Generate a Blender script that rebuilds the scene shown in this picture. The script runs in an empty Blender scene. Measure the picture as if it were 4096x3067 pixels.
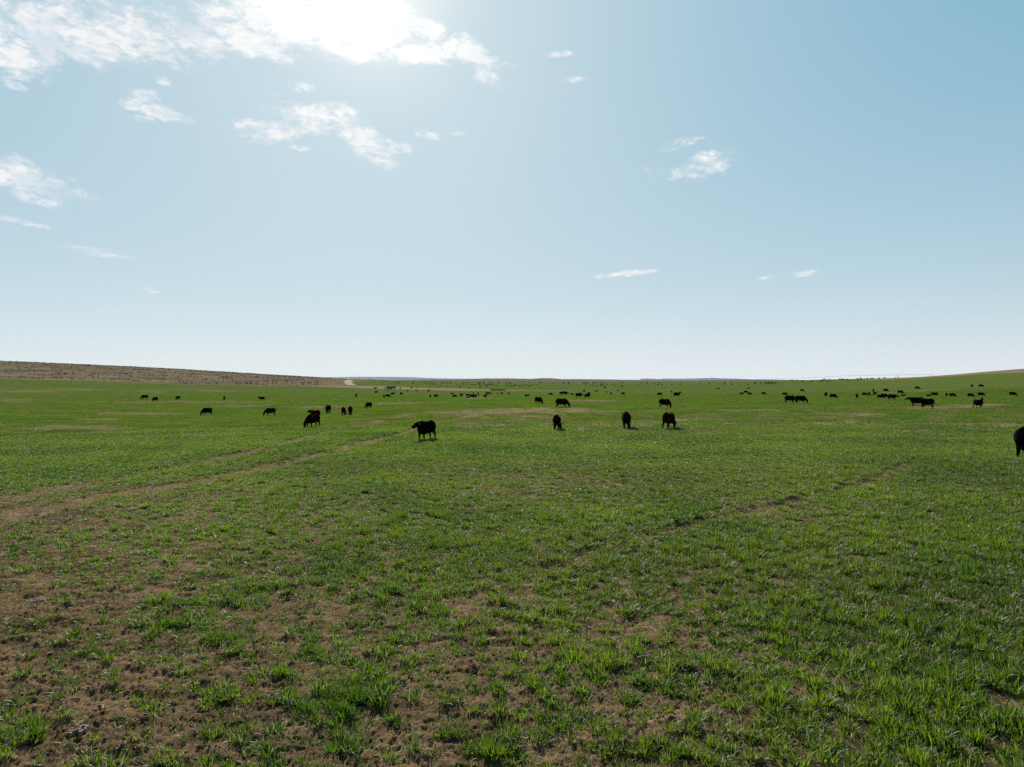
import bpy, math, random
import numpy as np
from mathutils import Vector, Matrix, Euler

SC = bpy.context.scene
COL = SC.collection
R = math.radians

# ------------------------------------------------------------------ camera
CAM_Z = 4.0
F_PX = 2731.0            # focal length in pixels of the 4096 px wide photograph (24 mm lens)
CX, CY, HY = 2048.0, 1533.5, 1522.0   # picture centre, and the row of the true horizon
PITCH = math.atan((CY - HY) / F_PX)
cam_d = bpy.data.cameras.new("camera")
cam_d.sensor_width = 36.0
cam_d.lens = 36.0 * F_PX / 4096.0
cam_d.clip_start = 0.1
cam_d.clip_end = 60000.0
cam = bpy.data.objects.new("camera", cam_d)
COL.objects.link(cam)
cam.location = (0, 0, CAM_Z)
cam.rotation_euler = (R(90) - PITCH, 0, 0)
SC.camera = cam

# ------------------------------------------------------------------ exposure, sun, sky
SC.view_settings.view_transform = 'Standard'
SC.view_settings.look = 'None'
SC.view_settings.gamma = 1.0
SC.view_settings.use_curve_mapping = False
SC.view_settings.exposure = 0.95
SC.cycles.use_denoising = False
SC.cycles.use_adaptive_sampling = False
SC.cycles.max_bounces = 6
SC.cycles.diffuse_bounces = 3
SC.cycles.glossy_bounces = 2
SC.cycles.transmission_bounces = 3
SC.cycles.volume_bounces = 0
SC.cycles.sample_clamp_indirect = 0.6
SC.cycles.sample_clamp_direct = 6.0

SUN_AZ = math.atan2(1490 - CX, F_PX)          # right of +Y is positive
SUN_EL = R(29.5)

sun_d = bpy.data.lights.new("sun", 'SUN')
sun_d.energy = 5.0
sun_d.angle = R(0.53)
sun_d.color = (1.0, 0.94, 0.84)
sun = bpy.data.objects.new("sun", sun_d)
COL.objects.link(sun)
sdir = Vector((math.sin(SUN_AZ) * math.cos(SUN_EL), math.cos(SUN_AZ) * math.cos(SUN_EL), math.sin(SUN_EL)))
sun.rotation_euler = (-sdir).to_track_quat('-Z', 'Y').to_euler()
sun.location = (-300, 1200, 700)

class NT:
    """small helper to lay out nodes"""
    def __init__(self, tree):
        self.t = tree
    def n(self, kind, **kw):
        nd = self.t.nodes.new(kind)
        for k, v in kw.items():
            setattr(nd, k, v)
        return nd
    def ln(self, a, b):
        self.t.links.new(a, b)
    def put(self, sock, v):
        if isinstance(v, (int, float)):
            sock.default_value = v
        elif isinstance(v, (tuple, list)):
            if len(v) == 3 and sock.type == 'RGBA':
                v = (*v, 1)
            sock.default_value = v
        else:
            self.ln(v, sock)
    def m(self, op, a, b=0.0, c=None, clamp=False):
        nd = self.n('ShaderNodeMath', operation=op, use_clamp=clamp)
        self.put(nd.inputs[0], a)
        self.put(nd.inputs[1], b)
        if c is not None:
            self.put(nd.inputs[2], c)
        return nd.outputs[0]
    def mr(self, v, a, b, c=0.0, d=1.0, smooth=True):
        nd = self.n('ShaderNodeMapRange')
        nd.interpolation_type = 'SMOOTHSTEP' if smooth else 'LINEAR'
        self.put(nd.inputs[0], v)
        for i, x in enumerate((a, b, c, d)):
            self.put(nd.inputs[i + 1], x)
        return nd.outputs[0]
    def mix(self, f, a, b, blend='MIX'):
        nd = self.n('ShaderNodeMix', data_type='RGBA', blend_type=blend)
        self.put(nd.inputs[0], f)
        self.put(nd.inputs[6], a)
        self.put(nd.inputs[7], b)
        return nd.outputs[2]
    def noise(self, vec, scale, detail=3.0, rough=0.55, dist=0.0):
        nd = self.n('ShaderNodeTexNoise')
        if vec is not None:
            self.ln(vec, nd.inputs['Vector'])
        self.put(nd.inputs['Scale'], scale)
        self.put(nd.inputs['Detail'], detail)
        self.put(nd.inputs['Roughness'], rough)
        self.put(nd.inputs['Distortion'], dist)
        return nd.outputs[0]
    def attr(self, name, out=2):
        nd = self.n('ShaderNodeAttribute', attribute_name=name)
        return nd.outputs[out]

def px_dir(px, py):
    """direction into the world of a point of the photograph"""
    v = Vector(((px - CX) / F_PX, 1.0, (CY - py) / F_PX))
    return Matrix.Rotation(-PITCH, 3, 'X') @ v

world = bpy.data.worlds.new("World")
SC.world = world
world.use_nodes = True
world.node_tree.nodes.clear()
W = NT(world.node_tree)
w_out = W.n('ShaderNodeOutputWorld')
w_bg = W.n('ShaderNodeBackground')
W.ln(w_bg.outputs[0], w_out.inputs[0])
SKY_STRENGTH = 0.052
w_bg.inputs[1].default_value = SKY_STRENGTH
sky = W.n('ShaderNodeTexSky')
sky.sky_type = 'NISHITA'
sky.sun_disc = False
sky.sun_elevation = SUN_EL
sky.sun_rotation = SUN_AZ
sky.altitude = 900.0
sky.air_density = 1.0
sky.dust_density = 0.4
sky.ozone_density = 1.0
w_tc = W.n('ShaderNodeTexCoord')
w_sep = W.n('ShaderNodeSeparateXYZ')
W.ln(w_tc.outputs['Generated'], w_sep.inputs[0])
dx, dy, dz = w_sep.outputs
# clouds: az/el of the view direction, puffs from noise on a level cloud layer
az = W.m('ARCTAN2', dx, dy)
el = W.m('ARCSINE', dz)
ae = W.n('ShaderNodeCombineXYZ')
W.ln(az, ae.inputs[0])
W.ln(el, ae.inputs[1])
zz = W.m('ADD', W.m('MAXIMUM', dz, 0.0), 0.10)
pl = W.n('ShaderNodeCombineXYZ')
W.ln(W.m('DIVIDE', dx, zz), pl.inputs[0])
W.ln(W.m('DIVIDE', dy, zz), pl.inputs[1])
n_big = W.noise(pl.outputs[0], 5.0, 7.0, 0.58, 0.35)
n_fine = W.noise(pl.outputs[0], 17.0, 5.0, 0.6, 0.2)
n_wisp = W.noise(ae.outputs[0], 22.0, 4.0, 0.6, 0.4)
aes = W.n('ShaderNodeMapping')
W.ln(ae.outputs[0], aes.inputs[0])
aes.inputs[2].default_value = (0, 0, R(7))
aes.inputs[3].default_value = (1.0, 1.9, 1)
n_puff = W.noise(aes.outputs[0], 24.0, 9.0, 0.66, 0.6)
n_frag = W.noise(aes.outputs[0], 70.0, 6.0, 0.62, 0.4)
# (px, py, half-width, half-height, tilt in degrees, weight)
CLOUDS = [
 (60, 60, 420, 170, 0, .92), (60, 210, 240, 120, 10, .95), (380, 150, 250, 110, -8, .95), (330, 215, 130, 60, -8, .9),
 (560, 120, 260, 110, -14, .9), (330, 20, 200, 70, 0, .66),
 (760, 150, 230, 80, -10, .92), (900, 90, 190, 90, 0, .82), (1030, 175, 190, 70, 0, 1.0), (600, 30, 260, 50, -5, .5),
 (1180, 60, 420, 150, 0, 1.1), (1420, 90, 300, 130, 0, 1.15), (1380, 190, 180, 50, -12, 1.0),
 (1700, 110, 150, 50, -16, .85), (1700, 215, 210, 50, 4, .95), (1850, 195, 130, 60, -14, .9), (1960, 250, 110, 35, -8, .7),
 (1955, 312, 90, 42, -14, .75), (1480, 60, 240, 150, 0, 1.2),
 (1030, 505, 150, 30, 5, .85), (1090, 540, 150, 38, 8, .9), (1220, 460, 200, 48, 4, .82), (1200, 500, 170, 45, 0, .74),
 (1380, 465, 110, 48, -10, .80), (1440, 545, 140, 60, -22, .88), (1490, 620, 110, 46, -14, .86), (1600, 595, 80, 26, 4, .75),
 (575, 388, 85, 40, 0, .80), (655, 452, 140, 34, -6, .86), (525, 425, 60, 24, 0, .7), (560, 475, 70, 20, 0, .66),
 (60, 700, 240, 85, -10, .93), (230, 745, 170, 38, -14, .84), (130, 795, 120, 28, -10, .75), (70, 885, 160, 18, -8, .8),
 (65, 345, 60, 30, 0, .72), (650, 325, 46, 24, 0, .7), (1210, 352, 70, 28, 8, .75), (1090, 370, 44, 18, 0, .66),
 (2235, 218, 75, 18, 0, .62), (2295, 318, 85, 18, -2, .66), (1725, 545, 68, 20, 0, .78), (1835, 536, 40, 12, 0, .66), (1200, 595, 60, 14, 0, .7),
 (2810, 670, 150, 56, 14, .74), (2710, 580, 120, 26, 12, .62), (2640, 690, 90, 40, 0, .45),
 (2500, 1096, 150, 14, 5, .8), (3212, 1097, 60, 16, 6, .74), (3066, 1113, 60, 9, 6, .66),
 (400, 1012, 170, 22, -5, .68), (620, 1175, 70, 20, -10, .5),
]
mask = None
for (px, py, rx, ry, tilt, wt) in CLOUDS:
    d = px_dir(px, py).normalized()
    a0, e0 = math.atan2(d.x, d.y), math.asin(d.z)
    k = 1.0 / (F_PX * (1 + ((px - CX) / F_PX) ** 2 * .6 + ((py - CY) / F_PX) ** 2 * .6))
    mp = W.n('ShaderNodeMapping', vector_type='TEXTURE')
    W.ln(ae.outputs[0], mp.inputs[0])
    mp.inputs[1].default_value = (a0, e0, 0)
    mp.inputs[2].default_value = (0, 0, R(tilt))
    mp.inputs[3].default_value = (rx * k * 1.15, ry * k * 1.15, 1)
    ln = W.n('ShaderNodeVectorMath', operation='LENGTH')
    W.ln(mp.outputs[0], ln.inputs[0])
    g = W.mr(ln.outputs['Value'], 0.25, 1.25, wt, 0.0)
    mask = g if mask is None else W.m('MAXIMUM', mask, g)
val = W.m('ADD', W.m('MULTIPLY', mask, 0.80),
          W.m('ADD', W.m('MULTIPLY', W.m('SUBTRACT', n_puff, 0.5), 1.8), W.m('MULTIPLY', W.m('SUBTRACT', n_frag, 0.5), 0.8)))
cov = W.m('MULTIPLY', W.m('POWER', W.mr(val, 0.24, 0.76, 0, 1, False), 1.35), W.mr(mask, 0.02, 0.22))
thin = W.m('MULTIPLY', W.mr(mask, 0.0, 0.9), W.mr(n_wisp, 0.35, 0.75, 0.0, 0.22))
cov = W.m('MAXIMUM', cov, thin)
front = W.mr(dy, 0.0, 0.15)
cov = W.m('MULTIPLY', cov, W.m('MULTIPLY', front, W.mr(dz, 0.01, 0.06)))
# the sky pales towards the horizon and towards the sun, and deepens overhead and behind
sunv = W.n('ShaderNodeVectorMath', operation='DOT_PRODUCT')
W.ln(w_tc.outputs['Generated'], sunv.inputs[0])
sunv.inputs[1].default_value = sdir
ang = W.m('ARCCOSINE', W.m('MINIMUM', sunv.outputs['Value'], 0.99999))
f_sun = W.m('POWER', W.mr(ang, R(56), R(5), 0, 1, False), 1.65)
f_hor = W.m('POWER', W.mr(el, R(33), R(0), 0, 1, False), 1.9)
f_pale = W.m('SUBTRACT', 1.0, W.m('MULTIPLY', W.m('SUBTRACT', 1.0, W.m('MULTIPLY', f_sun, .93)), W.m('SUBTRACT', 1.0, W.m('MULTIPLY', f_hor, .95))))
deep = W.mix(W.mr(ang, R(44), R(78)), (1.75, 4.35, 6.0), (0.25, 0.75, 1.7))
SKYG = W.mix(f_pale, deep, W.mix(W.mr(el, R(9), R(0)), (6.9, 8.0, 8.35), (7.7, 8.25, 8.6)))
lim = W.n('ShaderNodeMix', data_type='RGBA', blend_type='DARKEN')
lim.inputs[0].default_value = 1.0
W.ln(sky.outputs[0], lim.inputs[6])
lim.inputs[7].default_value = (14, 14, 14, 1)
SKYC = W.mix(0.93, lim.outputs[2], SKYG)
glow = W.m('POWER', W.mr(ang, R(10), R(1.0), 0, 1, False), 2.6)
SKYC = W.mix(W.m('MULTIPLY', glow, 0.9), SKYC, (11.0, 11.0, 10.8))
c_light = W.mr(W.m('ADD', n_big, W.m('MULTIPLY', W.m('SUBTRACT', n_frag, .5), .5)), 0.40, 0.58, 0.0, 1.0)
c_col = W.mix(c_light, (7.2, 7.9, 8.5), (9.2, 9.2, 9.2))
c_col = W.mix(W.mr(ang, R(14), R(3)), c_col, (11, 11, 10.8))
W.ln(W.mix(W.m('MULTIPLY', cov, 0.97), SKYC, c_col), w_bg.inputs[0])
# ------------------------------------------------------------------ numpy noise
def _hash(ix, iy, seed):
    h = (ix.astype(np.int64) * 374761393 + iy.astype(np.int64) * 668265263 + seed * 982451653) & 0xFFFFFFFF
    h = ((h ^ (h >> 13)) * 1274126177) & 0xFFFFFFFF
    return h ^ (h >> 16)

def perlin(x, y, seed=0):
    x0, y0 = np.floor(x), np.floor(y)
    fx, fy = x - x0, y - y0
    u = fx * fx * fx * (fx * (fx * 6 - 15) + 10)
    v = fy * fy * fy * (fy * (fy * 6 - 15) + 10)
    def g(ox, oy):
        a = (_hash(x0 + ox, y0 + oy, seed) & 1023) * (2 * np.pi / 1024)
        return np.cos(a) * (fx - ox) + np.sin(a) * (fy - oy)
    a = g(0, 0) * (1 - u) + g(1, 0) * u
    b = g(0, 1) * (1 - u) + g(1, 1) * u
    return (a * (1 - v) + b * v) * 1.5

def fbm(x, y, seed=0, octaves=4, gain=0.5):
    s, amp, f, t = 0.0, 1.0, 1.0, 0.0
    for i in range(octaves):
        s = s + amp * perlin(x * f + 17.3 * i, y * f - 9.1 * i, seed + i)
        t += amp
        amp *= gain
        f *= 2.03
    return s / t

def sstep(x, a, b):
    t = np.clip((x - a) / (b - a), 0, 1)
    return t * t * (3 - 2 * t)

# ------------------------------------------------------------------ lie of the land
# for each bearing (named by the photograph column it passes under) the picture row of the ground at a distance
D_ROW = [30, 60, 100, 150, 210, 280, 380, 500, 720, 1000, 1400]
LAND = {
 -1500: [1912, 1730, 1668, 1634, 1596, 1562, 1524, 1490, 1440, 1408, 1425],
 0:     [1905, 1724, 1667, 1634, 1598, 1569, 1533, 1504, 1466, 1445, 1462],
 700:   [1896, 1716, 1666, 1633, 1599, 1574, 1549, 1530, 1500, 1477, 1484],
 1250:  [1892, 1711, 1660, 1630, 1600, 1578, 1560, 1544, 1527, 1513, 1509],
 1500:  [1890, 1710, 1650, 1622, 1598, 1581, 1564, 1550, 1537, 1527, 1521],
 1750:  [1888, 1707, 1638, 1613, 1595, 1582, 1566, 1553, 1541, 1531, 1526],
 2048:  [1886, 1704, 1629, 1607, 1591, 1580, 1567, 1555, 1541, 1532, 1528],
 2700:  [1872, 1695, 1626, 1602, 1586, 1575, 1564, 1555, 1543, 1534, 1529],
 3300:  [1852, 1688, 1622, 1597, 1580, 1567, 1554, 1544, 1531, 1520, 1522],
 3700:  [1838, 1683, 1617, 1590, 1570, 1553, 1536, 1523, 1510, 1508, 1514],
 4096:  [1826, 1679, 1614, 1583, 1560, 1540, 1513, 1494, 1477, 1480, 1492],
 5600:  [1812, 1668, 1603, 1568, 1542, 1516, 1480, 1455, 1440, 1450, 1470],
}
def catmull(xs, ys, q):
    """smooth interpolation of rows ys over knots xs (finite-difference Hermite)"""
    xs = np.asarray(xs, float)
    ys = np.asarray(ys, float)
    sl = np.gradient(ys, xs, axis=0)
    i = np.clip(np.searchsorted(xs, q) - 1, 0, len(xs) - 2)
    h = xs[i + 1] - xs[i]
    t = np.clip((q - xs[i]) / h, 0, 1)
    sh = (-1,) + (1,) * (ys.ndim - 1)
    t, h = t.reshape(sh), h.reshape(sh)
    return ((2*t**3 - 3*t**2 + 1) * ys[i] + (t**3 - 2*t**2 + t) * h * sl[i]
            + (-2*t**3 + 3*t**2) * ys[i + 1] + (t**3 - t**2) * h * sl[i + 1])

_cols = sorted(LAND)
_phi = np.array([math.atan((c - CX) / F_PX) for c in _cols])
_dk = [1.0, 8.0, 16.0] + D_ROW + [2000, 3500, 9000, 20000]
_tab = np.zeros((len(_cols), len(_dk)))
for i, c in enumerate(_cols):
    u = (c - CX) / F_PX
    hh = [CAM_Z + d * (HY - py) / F_PX for d, py in zip(D_ROW, LAND[c])]
    h30 = hh[0]
    tail = [min(hh[-1], 30) * .7 - 3, min(hh[-1], 30) * .2 - 7, -11, -13]
    _tab[i] = [0.0, h30 * 8 / 30, h30 * 16 / 30] + hh + tail
_ql = np.linspace(math.log(1.0), math.log(20000.0), 700)
_qp = np.linspace(_phi[0], _phi[-1], 420)
_lut = catmull(np.log(_dk), _tab.T, _ql).T            # columns x distance
_lut = catmull(_phi, _lut, _qp)                        # bearing x distance

def land(x, y):
    """height of the land, without clods"""
    x, y = np.asarray(x, float), np.asarray(y, float)
    phi = np.arctan2(x, y)
    r = np.hypot(x, y)
    pc = np.clip(phi, _phi[0], _phi[-1])
    d = np.clip(r * np.cos(pc), 1.0, 19999.0)
    fi = (pc - _qp[0]) / (_qp[1] - _qp[0])
    fj = (np.log(d) - _ql[0]) / (_ql[1] - _ql[0])
    i = np.clip(fi.astype(int), 0, len(_qp) - 2)
    j = np.clip(fj.astype(int), 0, len(_ql) - 2)
    a, b = fi - i, fj - j
    h = (_lut[i, j] * (1 - a) * (1 - b) + _lut[i + 1, j] * a * (1 - b) + _lut[i, j + 1] * (1 - a) * b + _lut[i + 1, j + 1] * a * b)
    back = sstep(np.abs(phi), R(52), R(100))            # flattens out behind the camera
    h = h * (1 - back)
    und = fbm(x / 55.0, y / 55.0, 5, 3) * 0.22 * sstep(d, 30, 120) * (1 - sstep(d, 300, 900) * .5)
    return h + und

def prints(x, y, cell, rad, prob, seed):
    """hoof prints: a cupped hollow with a pressed-up rim, one to a jittered cell"""
    cx, cy = np.floor(x / cell), np.floor(y / cell)
    h = np.zeros(np.shape(x))
    for ox in (-1, 0, 1):
        for oy in (-1, 0, 1):
            q = _hash(cx + ox, cy + oy, seed)
            jx = ((q & 255) / 255.0) * cell + (cx + ox) * cell
            jy = (((q >> 8) & 255) / 255.0) * cell + (cy + oy) * cell
            on = ((q >> 16) & 255) / 255.0 < prob
            r_ = rad * (.75 + .5 * ((q >> 24) & 127) / 127.0)
            a = (q & 1023) * .00613
            ex, ey = (x - jx) * np.cos(a) + (y - jy) * np.sin(a), -(x - jx) * np.sin(a) + (y - jy) * np.cos(a)
            d = np.hypot(ex / 1.25, ey) / r_
            h += on * (-.9 * r_ * (1 - sstep(d, .55, 1.0)) + .30 * r_ * np.exp(-((d - 1.25) / .22) ** 2))
    return h

def clods(x, y):
    """trampled soil: hoof pocks, clods and low ridges in the near field"""
    r = np.hypot(x, y)
    fade = 1 - sstep(r, 35, 75)
    bare = np.clip(1.25 - cover_of(x, y), 0.3, 1.0)
    n1 = perlin(x / 0.52, y / 0.52, 21)
    n2 = perlin(x / 0.34 + 3, y / 0.20, 22)
    n3 = perlin(x / 0.105, y / 0.105 + 5, 23)
    n4 = perlin(x / 0.05, y / 0.05 + 5, 24)
    pit = -np.clip(perlin(x / 0.34, y / 0.34, 27) - 0.28, 0, 1)
    return fade * bare * (0.042 * n1 + 0.046 * n2 + 0.030 * (1 - 2 * np.abs(n3)) + 0.020 * (1 - 2 * np.abs(n4)) + 0.07 * pit + .60 * prints(x, y, .38, .055, .42, 5) + .35 * prints(x, y, .25, .035, .35, 6))

def ground_at_px(px, py):
    """the point of the land seen at a pixel of the photograph"""
    d = px_dir(px, py)
    o = Vector((0, 0, CAM_Z))
    t = np.concatenate([np.linspace(3, 120, 1200), np.geomspace(120, 4000, 3000)[1:]])
    x, y, z = d.x * t, d.y * t, CAM_Z + d.z * t
    below = z - land(x, y)
    k = np.argmax(below < 0)
    if below[k] >= 0:
        k = int(np.argmin(below[:3500]))
        return Vector((x[k], y[k], float(land(x[k], y[k])))), t[k]
    if k == 0:
        k = 1
    f = below[k - 1] / (below[k - 1] - below[k])
    tt = t[k - 1] + f * (t[k] - t[k - 1])
    p = Vector((d.x * tt, d.y * tt, 0))
    p.z = float(land(p.x, p.y))
    return p, tt

# ------------------------------------------------------------------ how thick the green stands, told at places of the field
ANCH = [(100,2200,.46),(100,2480,.36),(300,2800,.38),(650,2950,.46),(600,2480,.52),(900,2300,.55),(300,2080,.46),(80,2010,.50),
 (100,1880,1.0),(700,1780,1),(500,1900,.85),(1100,2080,.66),(1100,2500,.56),(1330,2800,.72),(1700,2760,.56),(1700,2950,.52),(2000,2500,.58),
 (2300,2800,.62),(2800,2950,.62),(2600,2500,.62),(3000,2700,.80),(3300,2900,.84),(3600,2600,.96),(3900,2900,1),(3900,2300,.95),(3300,2300,.86),
 (3200,2040,.60),(3400,1950,.86),(2800,2100,.9),(2300,2200,.86),(1800,2200,.84),(1500,2300,.72),(1750,2010,.74),(2000,1935,.62),(2200,1800,.96),
 (1500,1900,.86),(1500,1780,.92),(3000,1750,.97),(3800,1800,.96),(3800,2050,.86),(600,1650,.88),(2048,1605,1),(2048,1560,1),(3800,1600,1),(800,2080,.62),(500,2000,.50),
 (1200,2950,.5),(950,2750,.45),(150,2960,.42)]
_an = []
for px, py, c in ANCH:
    p, t = ground_at_px(px, py)
    _an.append((math.atan2(p.x, p.y), math.log(math.hypot(p.x, p.y)), c))
_an = np.array(_an)

def cover_of(x, y):
    phi = np.arctan2(x, y)
    lr = np.log(np.maximum(np.hypot(x, y), 3.0))
    num = np.zeros_like(phi)
    den = np.zeros_like(phi)
    for a, l, c in _an:
        w = 1.0 / (((phi - a) / 0.10) ** 2 + ((lr - l) / 0.13) ** 2 + 0.15) ** 2
        num += w * c
        den += w
    return num / den

def poly_world(pts):
    return np.array([[p.x, p.y] for p in (ground_at_px(*q)[0] for q in pts)])

def dist_poly(x, y, P):
    best = np.full(np.shape(x), 1e9)
    for (ax, ay), (bx, by) in zip(P[:-1], P[1:]):
        vx, vy = bx - ax, by - ay
        t = np.clip(((x - ax) * vx + (y - ay) * vy) / (vx * vx + vy * vy), 0, 1)
        best = np.minimum(best, np.hypot(x - ax - t * vx, y - ay - t * vy))
    return best

RUT_A = poly_world([(-500,2110),(0,2000),(300,1945),(700,1868),(1000,1808),(1250,1742),(1400,1704),(1600,1662),(1820,1632),(1960,1612)])
RUT_B = poly_world([(-500,2200),(0,2075),(400,1985),(800,1925),(1000,1882),(1180,1838),(1350,1800),(1560,1745),(1750,1690),(1900,1655)])
RUT_C = poly_world([(3690,1828),(3560,1885),(3430,1940),(3150,2010),(2950,2052),(2700,2110),(2370,2208),(2100,2310),(1790,2466)])

def ruts(x, y, parts=False):
    wob = fbm(x / 2.2, y / 2.2, 61, 3) * 0.5
    a = np.minimum(dist_poly(x, y, RUT_A), dist_poly(x, y, RUT_B)) + wob
    c = dist_poly(x, y, RUT_C) + wob * .3
    # between and along the wheel lines the ground is thin too, most of all at the near end of the track
    r = np.hypot(x, y)
    wide = 0.98 - 0.15 * sstep(r, 28, 60)
    gap = fbm(x / 5.0, y / 5.0, 63, 2)
    ra = (1 - sstep(a, wide * .5, wide)) * (0.8 + 0.2 * sstep(gap, -.35, .1)) * (1 - .5 * sstep(r, 85, 135))
    rc = (1 - sstep(c, .20, .55)) * 0.95 * (.72 + .28 * sstep(fbm(x / 2.6, y / 2.6, 64, 3), -.15, .25)) * (1 - .25 * (1 - sstep(np.hypot(x, y), 12, 20)))
    return (np.maximum(ra, rc), rc) if parts else np.maximum(ra, rc)

# dry straw patches: long streaks across the field (px, py, half width px, half height px)
STRAW = [(2060,1642,320,17),(1900,1700,190,14),(2300,1640,180,12),(2200,1694,60,9),(2550,1698,170,15),(2370,1600,130,4),(3300,1690,170,8),(2950,1690,120,9),
 (3975,1700,190,13),(3850,1626,260,6),(3900,1618,160,4),(120,1562,160,6),(320,1555,130,3),(610,1564,60,4),(700,1606,420,5),(950,1622,120,5),(560,1652,200,7),(300,1706,240,9),
 (1300,1626,130,4),(60,1600,110,10),(430,1675,120,5),(1280,1760,40,8),(1380,1780,36,7),(2000,1745,60,6),(1650,1610,200,4),(2330,1715,50,7),(3050,1640,160,4),(3450,1655,120,4),
 (2750,1750,60,8),(3650,1725,120,7),(850,1560,150,3),(3560,1568,50,3),(1900,1590,70,3),(3700,1560,120,2.5),(2700,1675,120,6)]
_st = []
for px, py, rx, ry in STRAW:
    p, t = ground_at_px(px, py)
    q, _ = ground_at_px(px, py - ry)
    s, _ = ground_at_px(px, py + ry)
    _st.append((p.x, p.y, math.atan2(p.x, p.y), rx / F_PX, abs(q.y - s.y) / 2 + .3))

def straw_of(x, y):
    phi = np.arctan2(x, y)
    n = fbm(x / 2.6, y / 6.0, 71, 4, .65) * 1.5 + fbm(x / 14.0, y / 14.0, 72, 2) * .5
    best = np.zeros(np.shape(x))
    for (cx, cy, ph, rp, ry) in _st:
        e = 1.15 - np.hypot((np.tan(phi) - cx / cy) / rp, (y - cy) / ry)
        best = np.maximum(best, sstep(e + n, 0.05, 0.75))
    r = np.hypot(x, y)
    best = best * np.where(x < -.34 * y, .5, 1.0)
    return best * (r > 24) * (r < 420)

def lateral(x, y):
    """photograph column of a bearing"""
    return CX + F_PX * x / np.maximum(y, 1e-3)

def hill_left(x, y):
    c = lateral(x, y)
    d = np.hypot(x, y) * np.cos(np.clip(np.arctan2(x, y), _phi[0], _phi[-1]))
    edge = np.interp(c, [-3000, 0, 700, 1250, 1400, 1470, 1500], [405, 430, 470, 500, 640, 1100, 1e9]) + fbm(x / 30, y / 30, 81, 2) * 12
    return (d > edge) & (y > 0) & (d < 6000)

def hill_right(x, y):
    c = lateral(x, y)
    d = y
    edge = np.interp(c, [3380, 3450, 3600, 3700, 4096, 5600], [1e9, 760, 660, 640, 525, 480]) + fbm(x / 30, y / 30, 82, 2) * 14
    return (d > edge) & (y > 0) & (d < 6000)

def road_far(x, y):
    c = lateral(x, y)
    d = y
    k = [1180, 1330, 1500, 1700, 1870, 2000, 2200, 2450]
    lo = np.interp(c, k, [505, 500, 480, 450, 430, 440, 436, 438])
    hi = np.interp(c, k, [506, 560, 640, 560, 515, 475, 450, 439])
    wob = fbm(x / 12, y / 12, 83, 2) * 7
    return (d + wob > lo) & (d + wob < hi) & (c > 1200) & (c < 2440) & (y > 0)
# ------------------------------------------------------------------ materials
def new_mat(name):
    m = bpy.data.materials.new(name)
    m.use_nodes = True
    m.node_tree.nodes.clear()
    k = NT(m.node_tree)
    out = k.n('ShaderNodeOutputMaterial')
    return m, k, out

def plain_mat(name, color, rough=0.7, spec=0.3, var=0.25, scale=6.0, metal=0.0):
    m, k, out = new_mat(name)
    b = k.n('ShaderNodeBsdfPrincipled')
    tc = k.n('ShaderNodeTexCoord')
    n = k.noise(tc.outputs['Object'], scale, 4, .6)
    lo = tuple(c * (1 - var) for c in color)
    hi = tuple(min(1, c * (1 + var)) for c in color)
    k.ln(k.mix(n, lo, hi), b.inputs['Base Color'])
    b.inputs['Roughness'].default_value = rough
    b.inputs['Specular IOR Level'].default_value = spec
    b.inputs['Metallic'].default_value = metal
    k.ln(b.outputs[0], out.inputs[0])
    return m

SOIL_D, SOIL_L = (0.066, 0.044, 0.025), (0.172, 0.120, 0.065)
GREEN_A, GREEN_B = (0.027, 0.070, 0.009), (0.060, 0.108, 0.015)
STRAW_A, STRAW_B = (0.13, 0.11, 0.052), (0.24, 0.20, 0.105)

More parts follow.
